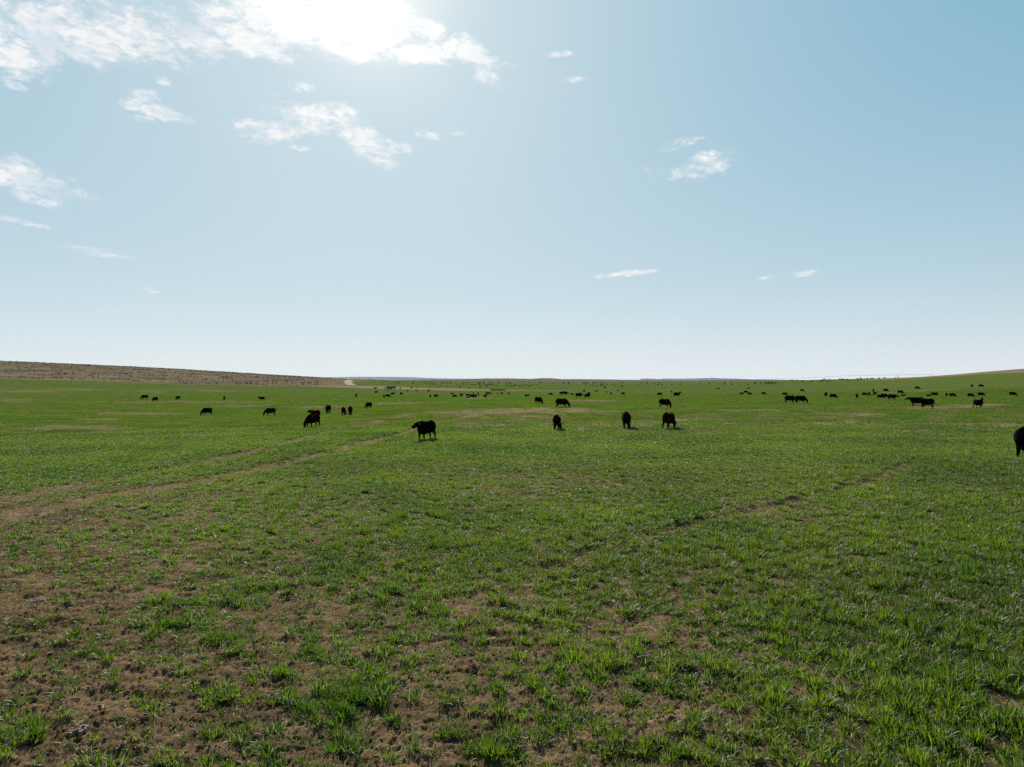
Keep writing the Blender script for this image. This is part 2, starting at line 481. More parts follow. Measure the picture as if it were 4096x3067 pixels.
def field_material():
    m, k, out = new_mat("field_soil")
    b = k.n('ShaderNodeBsdfPrincipled')
    geo = k.n('ShaderNodeNewGeometry')
    P = geo.outputs['Position']
    n1 = k.noise(P, 1.1, 5, .6)
    n2 = k.noise(P, 9.0, 4, .65)
    n3 = k.noise(P, 60.0, 3, .7)
    soil = k.mix(k.mr(n1, .3, .7), SOIL_D, SOIL_L)
    soil = k.mix(k.mr(n2, .35, .72, 0, .55), soil, (0.24, 0.172, 0.098))
    soil = k.mix(k.mr(n3, .45, .75, 0, .4), soil, (0.07, 0.043, 0.026))
    soil = k.mix(k.mr(k.noise(P, .45, 4, .6), .48, .66, 0, .55), soil, (0.065, 0.042, 0.026))
    soil = k.mix(k.m('MULTIPLY', k.attr('rut'), .35), soil, (0.21, 0.152, 0.086))
    # far off, where single tufts no longer show, the ground itself carries the crop's green
    sc = k.n('ShaderNodeMapping')
    k.ln(P, sc.inputs[0])
    sc.inputs[3].default_value = (1, 1, 0)
    g1 = k.noise(sc.outputs[0], 0.03, 5, .6)
    g2 = k.noise(sc.outputs[0], 0.5, 5, .7)
    green = k.mix(k.m('ADD', k.m('MULTIPLY', g1, .5), k.m('MULTIPLY', g2, .5)), GREEN_A, GREEN_B)
    bands = k.n('ShaderNodeMapping')
    k.ln(P, bands.inputs[0])
    bands.inputs[3].default_value = (.012, .05, 0)
    g3 = k.noise(bands.outputs[0], 1.0, 5, .65)
    green = k.mix(k.mr(g3, .48, .68, 0, .6), green, (0.070, 0.095, 0.022))
    col = k.mix(k.attr('green'), soil, green)
    st = k.mix(k.mr(g2, .3, .7), STRAW_A, STRAW_B)
    col = k.mix(k.m('MULTIPLY', k.attr('straw'), .75), col, st)
    pl = k.mix(k.noise(P, 0.006, 5, .6), (0.13, 0.095, 0.065), (0.19, 0.145, 0.105))
    col = k.mix(k.attr('plain'), col, pl)
    k.ln(col, b.inputs['Base Color'])
    b.inputs['Roughness'].default_value = 0.95
    b.inputs['Specular IOR Level'].default_value = 0.0
    bump = k.n('ShaderNodeBump')
    bump.inputs['Strength'].default_value = 0.9
    bump.inputs['Distance'].default_value = 0.03
    k.ln(k.m('ADD', n3, k.m('MULTIPLY', n2, 1.5)), bump.inputs['Height'])
    k.ln(bump.outputs[0], b.inputs['Normal'])
    k.ln(b.outputs[0], out.inputs[0])
    return m

def rangeland_material(name, a, bcol, c):
    m, k, out = new_mat(name)
    b = k.n('ShaderNodeBsdfPrincipled')
    geo = k.n('ShaderNodeNewGeometry')
    P = geo.outputs['Position']
    n1 = k.noise(P, 0.02, 5, .6)
    n2 = k.noise(P, 0.35, 5, .7)
    col = k.mix(k.mr(n1, .3, .7), a, bcol)
    col = k.mix(k.mr(n2, .45, .7, 0, .7), col, c)
    k.ln(col, b.inputs['Base Color'])
    b.inputs['Roughness'].default_value = 1.0
    b.inputs['Specular IOR Level'].default_value = 0.0
    k.ln(b.outputs[0], out.inputs[0])
    return m

M_FIELD = field_material()
M_SAGE = rangeland_material("dry_rangeland", (0.085, 0.070, 0.048), (0.155, 0.124, 0.080), (0.08, 0.072, 0.042))
M_STUB = rangeland_material("dry_stubble", (0.13, 0.092, 0.056), (0.18, 0.132, 0.080), (0.09, 0.080, 0.038))
M_ROAD = rangeland_material("dirt_road", (0.15, 0.11, 0.072), (0.20, 0.148, 0.098), (0.12, 0.10, 0.05))

# ------------------------------------------------------------------ ground mesh: rings about the viewpoint, fine where the picture looks
fine = np.linspace(R(-44), R(44), 921)
rest = np.linspace(R(44), R(316), 96)[1:-1]
ANG = np.concatenate([fine, rest])
rad = [0.6, 1.2, 2.0, 2.8, 3.6, 4.4, 5.0, 5.5]
while rad[-1] < 45:
    rad.append(rad[-1] * 1.0031)
while rad[-1] < 1700:
    rad.append(rad[-1] * 1.0062)
while rad[-1] < 34000:
    rad.append(rad[-1] * 1.05)
RAD = np.array(rad)
NA, NR = len(ANG), len(RAD)
gx = (RAD[:, None] * np.sin(ANG)[None, :]).ravel()
gy = (RAD[:, None] * np.cos(ANG)[None, :]).ravel()
gr = np.repeat(RAD, NA)
gz = land(gx, gy)
near = gr < 76
g_cover = np.zeros_like(gx)
blk = gr < 500
g_cover[blk] = cover_of(gx[blk], gy[blk])
g_cover[~blk] = 1.0
g_rut = np.zeros_like(gx)
blk2 = gr < 140
g_rut[blk2], _rc = ruts(gx[blk2], gy[blk2], True)
g_straw = np.zeros_like(gx)
blk3 = (gr < 430) & (gy > 0)
g_straw[blk3] = straw_of(gx[blk3], gy[blk3])
gz[near] += clods(gx[near], gy[near])
gz[blk2] -= g_rut[blk2] * 0.05 + _rc * .045
patchy = sstep(fbm(gx / 1.1, gy / 1.1, 91, 3) * .9 + g_cover, 0.35, 1.0)
g_green = patchy * (0.12 + 0.30 * sstep(gr, 22, 70) + 0.50 * sstep(gr, 110, 300)) * (1 - .85 * g_rut)
g_green = np.clip(g_green * (1 - .25 * sstep(fbm(gx / 40, gy / 40, 92, 3), 0.0, .5) * sstep(gr, 100, 300)), 0, 1)
cl = lateral(gx, gy)
g_plain = sstep(gr, 1380, 1480) * ((cl < 3300) | (gy < 0))
g_plain = np.maximum(g_plain, sstep(gr, 1900, 2200))

idx = np.arange(NR * NA).reshape(NR, NA)
nxt = np.roll(idx, -1, axis=1)
quads = np.stack([idx[:-1], nxt[:-1], nxt[1:], idx[1:]], axis=-1).reshape(-1, 4)
qx = gx[quads[:, 0]]
qy = gy[quads[:, 0]]
f_left = hill_left(qx, qy)
f_right = hill_right(qx, qy) & ~f_left
f_road = road_far(qx, qy) & ~f_left & ~f_right
qr = np.hypot(qx, qy)
f_track = np.zeros(len(quads), bool)
nb = qr < 140
tr = np.minimum(dist_poly(qx[nb], qy[nb], RUT_A), dist_poly(qx[nb], qy[nb], RUT_B)) + fbm(qx[nb] / 2.2, qy[nb] / 2.2, 61, 3) * .5
f_track[nb] = tr < 0.62

def mesh_np(name, verts, faces, mat, attrs=None, smooth=True):
    me = bpy.data.meshes.new(name)
    nv, nf = len(verts), len(faces)
    k = faces.shape[1]
    me.vertices.add(nv)
    me.vertices.foreach_set("co", np.ascontiguousarray(verts, dtype=np.float32).ravel())
    me.loops.add(nf * k)
    me.loops.foreach_set("vertex_index", np.ascontiguousarray(faces, dtype=np.int32).ravel())
    me.polygons.add(nf)
    me.polygons.foreach_set("loop_start", np.arange(0, nf * k, k, dtype=np.int32))
    me.update(calc_edges=True)
    if smooth:
        me.polygons.foreach_set("use_smooth", np.ones(nf, dtype=bool))
    for an, av in (attrs or {}).items():
        a = me.attributes.new(an, 'FLOAT', 'POINT')
        a.data.foreach_set("value", np.ascontiguousarray(av, dtype=np.float32))
    me.materials.append(mat)
    return me

def link(name, me, **props):
    o = bpy.data.objects.new(name, me)
    COL.objects.link(o)
    for k, v in props.items():
        o[k] = v
    return o

GV = np.stack([gx, gy, gz], 1)
def sheet(name, mask, mat, label):
    fq = quads[mask]
    used, inv = np.unique(fq, return_inverse=True)
    me = mesh_np(name, GV[used], inv.reshape(-1, 4), mat,
                 {'green': g_green[used], 'straw': g_straw[used], 'plain': g_plain[used], 'rut': g_rut[used]})
    return link(name, me, kind='structure', label=label)

sheet('ground', ~(f_left | f_right | f_road | f_track), M_FIELD, "wide field of young green crop over brown trampled soil")
sheet('dirt_track', f_track, M_FIELD, "two worn wheel lines of bare soil crossing the field from the left")
sheet('hill', f_left, M_SAGE, "long brown hill dotted with dark brush behind the left side of the field")
sheet('stubble_slope', f_right, M_STUB, "brown stubble rise along the skyline at the right")
sheet('dirt_road', f_road, M_ROAD, "pale brown strip of dirt road across the far side of the field")
# ------------------------------------------------------------------ the young crop: tufts scattered by a node group (nobody could count it)
def leaf_material(name, c1, c2, tr1, tr2, dry, transl=0.5, spec=0.18):
    m, k, out = new_mat(name)
    oi = k.n('ShaderNodeObjectInfo')
    geo = k.n('ShaderNodeNewGeometry')
    rnd = oi.outputs['Random']
    h = k.attr('h')
    bl = k.attr('b')
    big = k.mr(k.noise(geo.outputs['Position'], 0.14, 5, .65), .36, .64)
    f = k.m('ADD', k.m('MULTIPLY', rnd, .32), k.m('ADD', k.m('MULTIPLY', big, .46), k.m('MULTIPLY', bl, .22)))
    col = k.mix(f, c1, c2)
    tcol = k.mix(f, tr1, tr2)
    isdry = k.mr(k.m('ADD', bl, k.m('MULTIPLY', h, .10)), .950, .99)
    col = k.mix(isdry, col, dry)
    tcol = k.mix(isdry, tcol, dry)
    bands = k.n('ShaderNodeMapping')
    k.ln(geo.outputs['Position'], bands.inputs[0])
    bands.inputs[3].default_value = (.02, .055, 0)
    bd = k.mr(k.noise(bands.outputs[0], 1.0, 5, .65), .46, .66, 0, .68)
    col = k.mix(bd, col, (0.064, 0.080, 0.018))
    tcol = k.mix(bd, tcol, (0.128, 0.148, 0.022))
    b = k.n('ShaderNodeBsdfPrincipled')
    k.ln(col, b.inputs['Base Color'])
    b.inputs['Roughness'].default_value = 0.48
    b.inputs['Specular IOR Level'].default_value = spec
    t = k.n('ShaderNodeBsdfTranslucent')
    k.ln(tcol, t.inputs['Color'])
    mx = k.n('ShaderNodeMixShader')
    mx.inputs[0].default_value = transl
    k.ln(b.outputs[0], mx.inputs[1])
    k.ln(t.outputs[0], mx.inputs[2])
    k.ln(mx.outputs[0], out.inputs[0])
    return m

M_LEAF = leaf_material("crop_leaf", (0.008, 0.034, 0.005), (0.042, 0.086, 0.010),
                       (0.012, 0.075, 0.003), (0.185, 0.290, 0.010), (0.26, 0.25, 0.14), 0.47)
M_LEAF2 = leaf_material("crop_leaf_far", (0.016, 0.050, 0.006), (0.045, 0.086, 0.010),
                       (0.016, 0.084, 0.004), (0.118, 0.218, 0.012), (0.20, 0.17, 0.08), 0.50, 0.03)
M_DRY = leaf_material("dry_straw", (0.24, 0.20, 0.11), (0.33, 0.27, 0.16), (0.20, 0.16, 0.08), (0.25, 0.21, 0.10), (0.38, 0.33, 0.23), 0.25, 0.02)

def blades_mesh(name, rng, specs, segs, mat):
    """specs: base x, y, height, lean angle, lean amount, width -> tapering bent blades in one mesh"""
    V, F, Hh, B = [], [], [], []
    for (bx, by, ht, la, lean, wd) in specs:
        ca, sa = math.cos(la), math.sin(la)
        tw = rng.uniform(-1.2, 1.2) + la + math.pi / 2
        wx, wy = math.cos(tw), math.sin(tw)
        i0 = len(V)
        bid = rng.random()
        droop = rng.uniform(0.2, 1.0)
        for s in range(segs + 1):
            t = s / segs
            out = lean * ht * (t ** 1.7)
            z = ht * (t - droop * lean * 0.50 * t ** 2.6)
            w = wd * (1 - t ** 2.2) * (0.65 + 0.7 * min(t * 3, 1)) * .5
            cx, cy = bx + ca * out, by + sa * out
            if s == segs:
                V.append((cx, cy, z))
                Hh.append(1.0); B.append(bid)
            else:
                V.append((cx - wx * w, cy - wy * w, z))
                V.append((cx + wx * w, cy + wy * w, z))
                Hh += [t, t]; B += [bid, bid]
        for s in range(segs - 1):
            a = i0 + 2 * s
            F.append((a, a + 1, a + 3)); F.append((a, a + 3, a + 2))
        a = i0 + 2 * (segs - 1)
        F.append((a, a + 1, a + 2))
    return mesh_np(name, np.array(V), np.array(F), mat, {'h': np.array(Hh), 'b': np.array(B)})

def proto_set(cname, makers):
    c = bpy.data.collections.new(cname)          # kept out of the scene: only its scattered copies show
    for i, me in enumerate(makers):
        o = bpy.data.objects.new("%s_%02d" % (cname, i), me)
        c.objects.link(o)
    return c

def scatter(name, coll, pts, rot, scl, idx, label, category=None):
    me = bpy.data.meshes.new(name)
    n = len(pts)
    me.vertices.add(n)
    me.vertices.foreach_set("co", np.ascontiguousarray(pts, dtype=np.float32).ravel())
    a = me.attributes.new('rot', 'FLOAT_VECTOR', 'POINT'); a.data.foreach_set("vector", np.ascontiguousarray(rot, dtype=np.float32).ravel())
    a = me.attributes.new('scl', 'FLOAT_VECTOR', 'POINT'); a.data.foreach_set("vector", np.ascontiguousarray(scl, dtype=np.float32).ravel())
    a = me.attributes.new('idx', 'INT', 'POINT'); a.data.foreach_set("value", np.ascontiguousarray(idx, dtype=np.int32))
    o = link(name, me, kind='stuff', label=label)
    ng = bpy.data.node_groups.new(name + "_scatter", 'GeometryNodeTree')
    ng.interface.new_socket("Geometry", in_out='INPUT', socket_type='NodeSocketGeometry')
    ng.interface.new_socket("Geometry", in_out='OUTPUT', socket_type='NodeSocketGeometry')
    k = NT(ng)
    gi, go = k.n('NodeGroupInput'), k.n('NodeGroupOutput')
    ci = k.n('GeometryNodeCollectionInfo')
    ci.inputs['Collection'].default_value = coll
    ci.inputs['Separate Children'].default_value = True
    ci.inputs['Reset Children'].default_value = True
    ip = k.n('GeometryNodeInstanceOnPoints')
    ip.inputs['Pick Instance'].default_value = True
    def na(nm, dt):
        nd = k.n('GeometryNodeInputNamedAttribute', data_type=dt)
        nd.inputs[0].default_value = nm
        return nd.outputs[0]
    k.ln(gi.outputs[0], ip.inputs['Points'])
    k.ln(ci.outputs[0], ip.inputs['Instance'])
    k.ln(na('idx', 'INT'), ip.inputs['Instance Index'])
    k.ln(na('rot', 'FLOAT_VECTOR'), ip.inputs['Rotation'])
    k.ln(na('scl', 'FLOAT_VECTOR'), ip.inputs['Scale'])
    k.ln(ip.outputs[0], go.inputs[0])
    md = o.modifiers.new("scatter", 'NODES')
    md.node_group = ng
    return o

rng = random.Random(11)
def tuft(kind):
    sp = []
    if kind == 'low':
        n, rad, hlo, hhi, lean = 30, .080, .03, .09, (.35, 1.3)
    elif kind == 'mid':
        n, rad, hlo, hhi, lean = 38, .080, .05, .14, (.15, 1.15)
    elif kind == 'tall':
        n, rad, hlo, hhi, lean = 46, .080, .09, .20, (.08, .95)
    else:
        n, rad, hlo, hhi, lean = 11, .11, .03, .08, (.4, 1.4)
    for i in range(n):
        a = rng.uniform(0, 2 * math.pi)
        r = rad * math.sqrt(rng.random())
        la = a + rng.uniform(-1.0, 1.0)
        ht = rng.uniform(hlo, hhi)
        sp.append((r * math.cos(a), r * math.sin(a), ht, la, rng.uniform(*lean), rng.uniform(.0060, .0115)))
    return sp
protos = []
for kd, cnt in (('low', 4), ('mid', 5), ('tall', 4), ('thin', 3)):
    for _ in range(cnt):
        protos.append(blades_mesh("crop_tuft", rng, tuft(kd), 4, M_LEAF))
TUFTS = proto_set("crop_tufts", protos)

nr = np.random.RandomState(5)
def wedge(n, r0, r1, half=41.5):
    r = np.sqrt(nr.rand(n) * (r1 * r1 - r0 * r0) + r0 * r0)
    a = R(half) * (2 * nr.rand(n) - 1)
    return r * np.sin(a), r * np.cos(a)

def field_state(x, y):
    c = cover_of(x, y)
    r = np.hypot(x, y)
    t = np.zeros_like(x)
    k = r < 140
    t[k] = ruts(x[k], y[k])
    s = straw_of(x, y)
    return c, t, s

# near tufts
N1 = 240000
x, y = wedge(N1, 5.6, 66)
c, t, s = field_state(x, y)
clump = fbm(x / 0.45, y / 0.45, 41, 2) * .8 + fbm(x / 2.1, y / 2.1, 42, 2) * .7
fade_out = 1 - sstep(np.hypot(x, y), 48, 66) * .6
rows = .5 + .5 * np.cos((x * .72 + y * .69 + fbm(x / 3.0, y / 3.0, 48, 2) * .5) * 2 * np.pi / .42)
rowm = 1 + (rows - .5) * 1.3 * (1 - sstep(np.hypot(x, y), 18, 34)) * (1 - .5 * sstep(c, .65, .98))
clus = sstep(clump + (c - .5) * 1.5, -.12, .40)
keep = nr.rand(N1) < np.clip((.40 * c ** 1.5 + .60 * c ** .7 * clus) * rowm, 0, 1) * (1 - .95 * t) * (1 - .85 * s) * fade_out
x, y, c = x[keep], y[keep], c[keep]
cl_ = clump[keep]
z = land(x, y) + clods(x, y)
vig = np.clip(c * .62 + cl_ * .35 + nr.randn(len(x)) * .20, 0, 1)
pick = np.where(vig < .30, nr.randint(0, 4, len(x)), np.where(vig < .80, nr.randint(4, 9, len(x)), nr.randint(9, 13, len(x))))
sz = (0.54 + .56 * vig + nr.rand(len(x)) * .36) * (1 - .22 * sstep(np.hypot(x, y), 18, 45))
# a few heavy clumps that stand above the rest
big = [(1330, 2830, .46, 64), (1250, 2620, .18, 16), (880, 2560, .25, 16), (700, 2500, .22, 12), (1500, 2720, .25, 14), (60, 2950, .3, 16), (1400, 2990, .25, 14),
       (760, 2420, .25, 12), (1980, 3000, .25, 13), (2650, 3010, .25, 14), (900, 2780, .22, 12), (1750, 2460, .22, 12)]
bx, by, bz, bp, bs = [], [], [], [], []
for px, py, rad_, n in big:
    p, _ = ground_at_px(px, py)
    for _ in range(n):
        a, rr = rng.uniform(0, 6.283), rad_ * math.sqrt(rng.random())
        bx.append(p.x + rr * math.cos(a)); by.append(p.y + rr * math.sin(a))
        bp.append(rng.choice([5, 6, 8, 9, 10, 11, 12])); bs.append(rng.uniform(.6, 1.12))
bx, by = np.array(bx), np.array(by)
x = np.concatenate([x, bx]); y = np.concatenate([y, by])
z = np.concatenate([z, land(bx, by) + clods(bx, by)])
pick = np.concatenate([pick, np.array(bp)]); sz = np.concatenate([sz, np.array(bs)])
# thin seedlings everywhere
N2 = 26000
x2, y2 = wedge(N2, 5.6, 42)
c2, t2, s2 = field_state(x2, y2)
k2 = nr.rand(N2) < (.30 + .5 * c2) * (1 - t2)
x2, y2 = x2[k2], y2[k2]
x = np.concatenate([x, x2]); y = np.concatenate([y, y2])
z = np.concatenate([z, land(x2, y2) + clods(x2, y2)])
pick = np.concatenate([pick, nr.randint(13, 16, len(x2))]); sz = np.concatenate([sz, .7 + .7 * nr.rand(len(x2))])
n = len(x)
rot = np.stack([nr.randn(n) * .10, nr.randn(n) * .10, nr.rand(n) * 6.283], 1)
scl = np.stack([sz, sz, sz * (.85 + .3 * nr.rand(n))], 1)
scatter('grass', TUFTS, np.stack([x, y, z - .008], 1), rot, scl, pick, "tufts of young green crop scattered over the near field")
print("near tufts", n)

# farther out the tufts run together into patches
def patch(seed, dense):
    rg = random.Random(seed)
    sp = []
    for _ in range(dense):
        tx, ty = rg.uniform(-.75, .75), rg.uniform(-.75, .75)
        th = rg.uniform(.06, .15)
        for _ in range(7):
            a = rg.uniform(0, 6.283)
            sp.append((tx + rg.uniform(-.07, .07), ty + rg.uniform(-.07, .07), th * rg.uniform(.6, 1.1), a, rg.uniform(.1, .7), rg.uniform(.014, .024)))
    return sp
PATCH = proto_set("crop_patches", [blades_mesh("crop_patch", rng, patch(s_, d_), 2, M_LEAF2) for s_, d_ in ((1, 34), (2, 30), (3, 24), (4, 16), (5, 9))])
N3 = 62000
x, y = wedge(N3, 46, 330, 40.5)
r = np.hypot(x, y)
c, t, s = field_state(x, y)
okf = ~hill_left(x, y) & ~hill_right(x, y) & ~road_far(x, y)
thr = sstep(fbm(x / 2.6, y / 2.6, 44, 3) * .9 + fbm(x / 22, y / 13, 49, 3) * .8 + (c - .5) * 2.0, -.05, .75)
keep = okf & (nr.rand(N3) < thr * (1 - .8 * t) * (1 - .80 * s) * sstep(r, 46, 58) * (1 - sstep(r, 230, 330)))
x, y, c, r, s = x[keep], y[keep], c[keep], r[keep], s[keep]
n = len(x)
q = np.clip(c + fbm(x / 7, y / 7, 45, 2) * .5 + nr.randn(n) * .15, 0, 1)
pick = np.clip(((1 - q) * 6).astype(int), 0, 4)
pick = np.where(s > .3, 4, pick)
sz = .8 + .35 * nr.rand(n)
hs = np.where(s > .3, .6, .75 + .4 * nr.rand(n))
scatter('grass_patches', PATCH, np.stack([x, y, land(x, y) - .01 - .04 * 0], 1), np.stack([0 * x, 0 * x, nr.rand(n) * 6.283], 1),
        np.stack([sz, sz, hs], 1), pick, "green crop running together farther out across the field")
print("patches", n)

# dry straw lying on the soil
def straw_bits(seed, n_, spread):
    rg = random.Random(seed)
    sp = []
    V, F, Hh, B = [], [], [], []
    for _ in range(n_):
        cx, cy = rg.uniform(-spread, spread), rg.uniform(-spread, spread)
        a = rg.uniform(0, 6.283)
        L = rg.uniform(.03, .12)
        w = rg.uniform(.0018, .0036)
        z0, z1 = rg.uniform(.004, .02), rg.uniform(.006, .06)
        ca, sa = math.cos(a), math.sin(a)
        i = len(V)
        bid = rg.random()
        for (tt, zz_) in ((-.5, z0), (0.05, (z0 + z1) / 2 + .006), (.5, z1)):
            px, py = cx + ca * L * tt, cy + sa * L * tt
            V += [(px - sa * w, py + ca * w, zz_), (px + sa * w, py - ca * w, zz_ + w)]
            Hh += [0, 0]; B += [bid * .9, bid * .9]
        for q_ in (0, 2):
            F += [(i + q_, i + q_ + 1, i + q_ + 3), (i + q_, i + q_ + 3, i + q_ + 2)]
    return mesh_np("straw_bits", np.array(V), np.array(F), M_DRY, {'h': np.array(Hh), 'b': np.array(B)})
STR = proto_set("straw_litter", [straw_bits(1, 5, .3), straw_bits(2, 8, .35), straw_bits(3, 3, .25), straw_bits(4, 12, .4)])
N4 = 17000
x, y = wedge(N4, 5.6, 34)
kp = nr.rand(N4) < .55
x, y = x[kp], y[kp]
n = len(x)
sz = .7 + .6 * nr.rand(n)
scatter('straw', STR, np.stack([x, y, land(x, y) + clods(x, y)], 1), np.stack([0 * x, 0 * x, nr.rand(n) * 6.283], 1),
        np.stack([sz, sz, sz], 1), nr.randint(0, 4, n), "broken pieces of dry straw littering the bare soil")
# clods and crumbs of soil
M_CLOD = plain_mat("soil_clod", (.125, .083, .052), 1.0, 0.0, .4, 25.0)
def clod_mesh(seed):
    rg = random.Random(seed)
    import bmesh
    bm = bmesh.new()
    for _ in range(rg.randint(3, 6)):
        r_ = rg.uniform(.006, .020)
        mt = Matrix.Translation((rg.uniform(-.09, .09), rg.uniform(-.09, .09), r_ * .35))
        g = bmesh.ops.create_icosphere(bm, subdivisions=1, radius=r_, matrix=mt)
        for v in g['verts']:
            v.co += Vector((rg.gauss(0, 1), rg.gauss(0, 1), rg.gauss(0, .8))) * r_ * .22
    me = bpy.data.meshes.new("soil_clod")
    bm.to_mesh(me)
    bm.free()
    me.materials.append(M_CLOD)
    return me
CLD = proto_set("soil_clods", [clod_mesh(i) for i in range(6)])
NC = 8000
x, y = wedge(NC, 5.6, 26)
cc = cover_of(x, y)
kp = nr.rand(NC) < np.clip(1.15 - cc, .12, 1) * sstep(fbm(x / .8, y / .8, 47, 2), -.5, .3)
x, y = x[kp], y[kp]
n = len(x)
sz = .6 + .9 * nr.rand(n) ** 2
scatter('soil_clods_scatter', CLD, np.stack([x, y, land(x, y) + clods(x, y)], 1), np.stack([0 * x, 0 * x, nr.rand(n) * 6.283], 1),
        np.stack([sz, sz, sz], 1), nr.randint(0, 6, n), "loose clods and crumbs of brown soil between the plants")
# straw standing in the dry patches
def stubble(seed):
    rg = random.Random(seed)
    return [(rg.uniform(-.8, .8), rg.uniform(-.8, .8), rg.uniform(.03, .12), rg.uniform(0, 6.283), rg.uniform(.2, 1.6), rg.uniform(.012, .022)) for _ in range(150)]
STB = proto_set("stubble_patches", [blades_mesh("stubble_patch", rng, stubble(s_), 2, M_DRY) for s_ in (1, 2, 3)])
N5 = 60000
x, y = wedge(N5, 26, 300, 40.5)
s = straw_of(x, y)
kp = nr.rand(N5) < s * .5
x, y = x[kp], y[kp]
n = len(x)
sz = .8 + .4 * nr.rand(n)
scatter('straw_stubble', STB, np.stack([x, y, land(x, y) + clods(x, y)], 1), np.stack([0 * x, 0 * x, nr.rand(n) * 6.283], 1),
        np.stack([sz, sz, sz], 1), nr.randint(0, 3, n), "tan dry straw stubble in streaks across the green field")
print("stubble", n)

# sagebrush on the hill at the left
M_SAGE_LEAF = plain_mat("sagebrush_leaf", (0.040, 0.039, 0.028), .95, .05, .4, 3.0)
def shrub_mesh(seed):
    rg = random.Random(seed)
    V, F = [], []
    for _ in range(46):
        a, e = rg.uniform(0, 6.283), rg.uniform(.05, 1.45)
        rr = rg.uniform(.35, .62)
        c_ = np.array([math.cos(a) * math.cos(e) * rr, math.sin(a) * math.cos(e) * rr, math.sin(e) * rr * .85 + .05])
        u = np.array([rg.gauss(0, 1) for _ in range(3)]); u /= np.linalg.norm(u)
        v = np.cross(u, [rg.gauss(0, 1) for _ in range(3)]); v /= np.linalg.norm(v)
        s_ = rg.uniform(.10, .22)
        i = len(V)
        V += [c_ - u * s_, c_ + v * s_ * .7, c_ + u * s_, c_ - v * s_ * .7]
        F.append((i, i + 1, i + 2, i + 3))
    return mesh_np("sagebrush_bush", np.array(V), np.array(F), M_SAGE_LEAF, smooth=False)
SAGE = proto_set("sagebrush_bushes", [shrub_mesh(i) for i in range(4)])
N6 = 70000
rr = np.sqrt(nr.rand(N6) * (1250 ** 2 - 400 ** 2) + 400 ** 2)
aa = R(-41) + nr.rand(N6) * R(33)
x, y = rr * np.sin(aa), rr * np.cos(aa)
inside = hill_left(x, y)
edge_free = hill_left(x * .955, y * .955)
cl_ = fbm(x / 26, y / 12, 51, 3)
kp = inside & edge_free & (nr.rand(N6) < sstep(cl_, -.02, .45) * .48) & (lateral(x, y) < 1290 + 40 * nr.randn(N6))
x, y = x[kp], y[kp]
n = len(x)
sz = .55 + .8 * nr.rand(n) ** 1.5
scatter('sagebrush', SAGE, np.stack([x, y, land(x, y) - .05], 1), np.stack([0 * x, 0 * x, nr.rand(n) * 6.283], 1),
        np.stack([sz * 1.15, sz * 1.15, sz * .85], 1), nr.randint(0, 4, n), "dark low brush dotting the brown hill")
print("sagebrush", n)
# ------------------------------------------------------------------ cattle
def tube(bm_v, bm_f, pts, n=14):
    """closed tube through (x, y, z, rx, rz) rings; ring planes follow the path"""
    P = [Vector(p[:3]) for p in pts]
    i0 = len(bm_v)
    for i, p in enumerate(pts):
        t = (P[min(i + 1, len(P) - 1)] - P[max(i - 1, 0)]).normalized()
        side = Vector((0, 1, 0)) if abs(t.y) < .9 else Vector((1, 0, 0))
        side = (side - t * side.dot(t)).normalized()
        up = t.cross(side)
        ra, rb = p[3], p[4] if len(p) > 4 else p[3]
        for j in range(n):
            a = 2 * math.pi * j / n
            bm_v.append(tuple(P[i] + side * (ra * math.cos(a)) + up * (rb * math.sin(a))))
    m = len(pts)
    for i in range(m - 1):
        for j in range(n):
            a, b = i0 + i * n + j, i0 + i * n + (j + 1) % n
            bm_f.append((a, b, b + n, a + n))
    c0, c1 = len(bm_v), len(bm_v) + 1
    bm_v.append(tuple(P[0])); bm_v.append(tuple(P[-1]))
    for j in range(n):
        bm_f.append((c0, i0 + (j + 1) % n, i0 + j))
        bm_f.append((c1, i0 + (m - 1) * n + j, i0 + (m - 1) * n + (j + 1) % n))

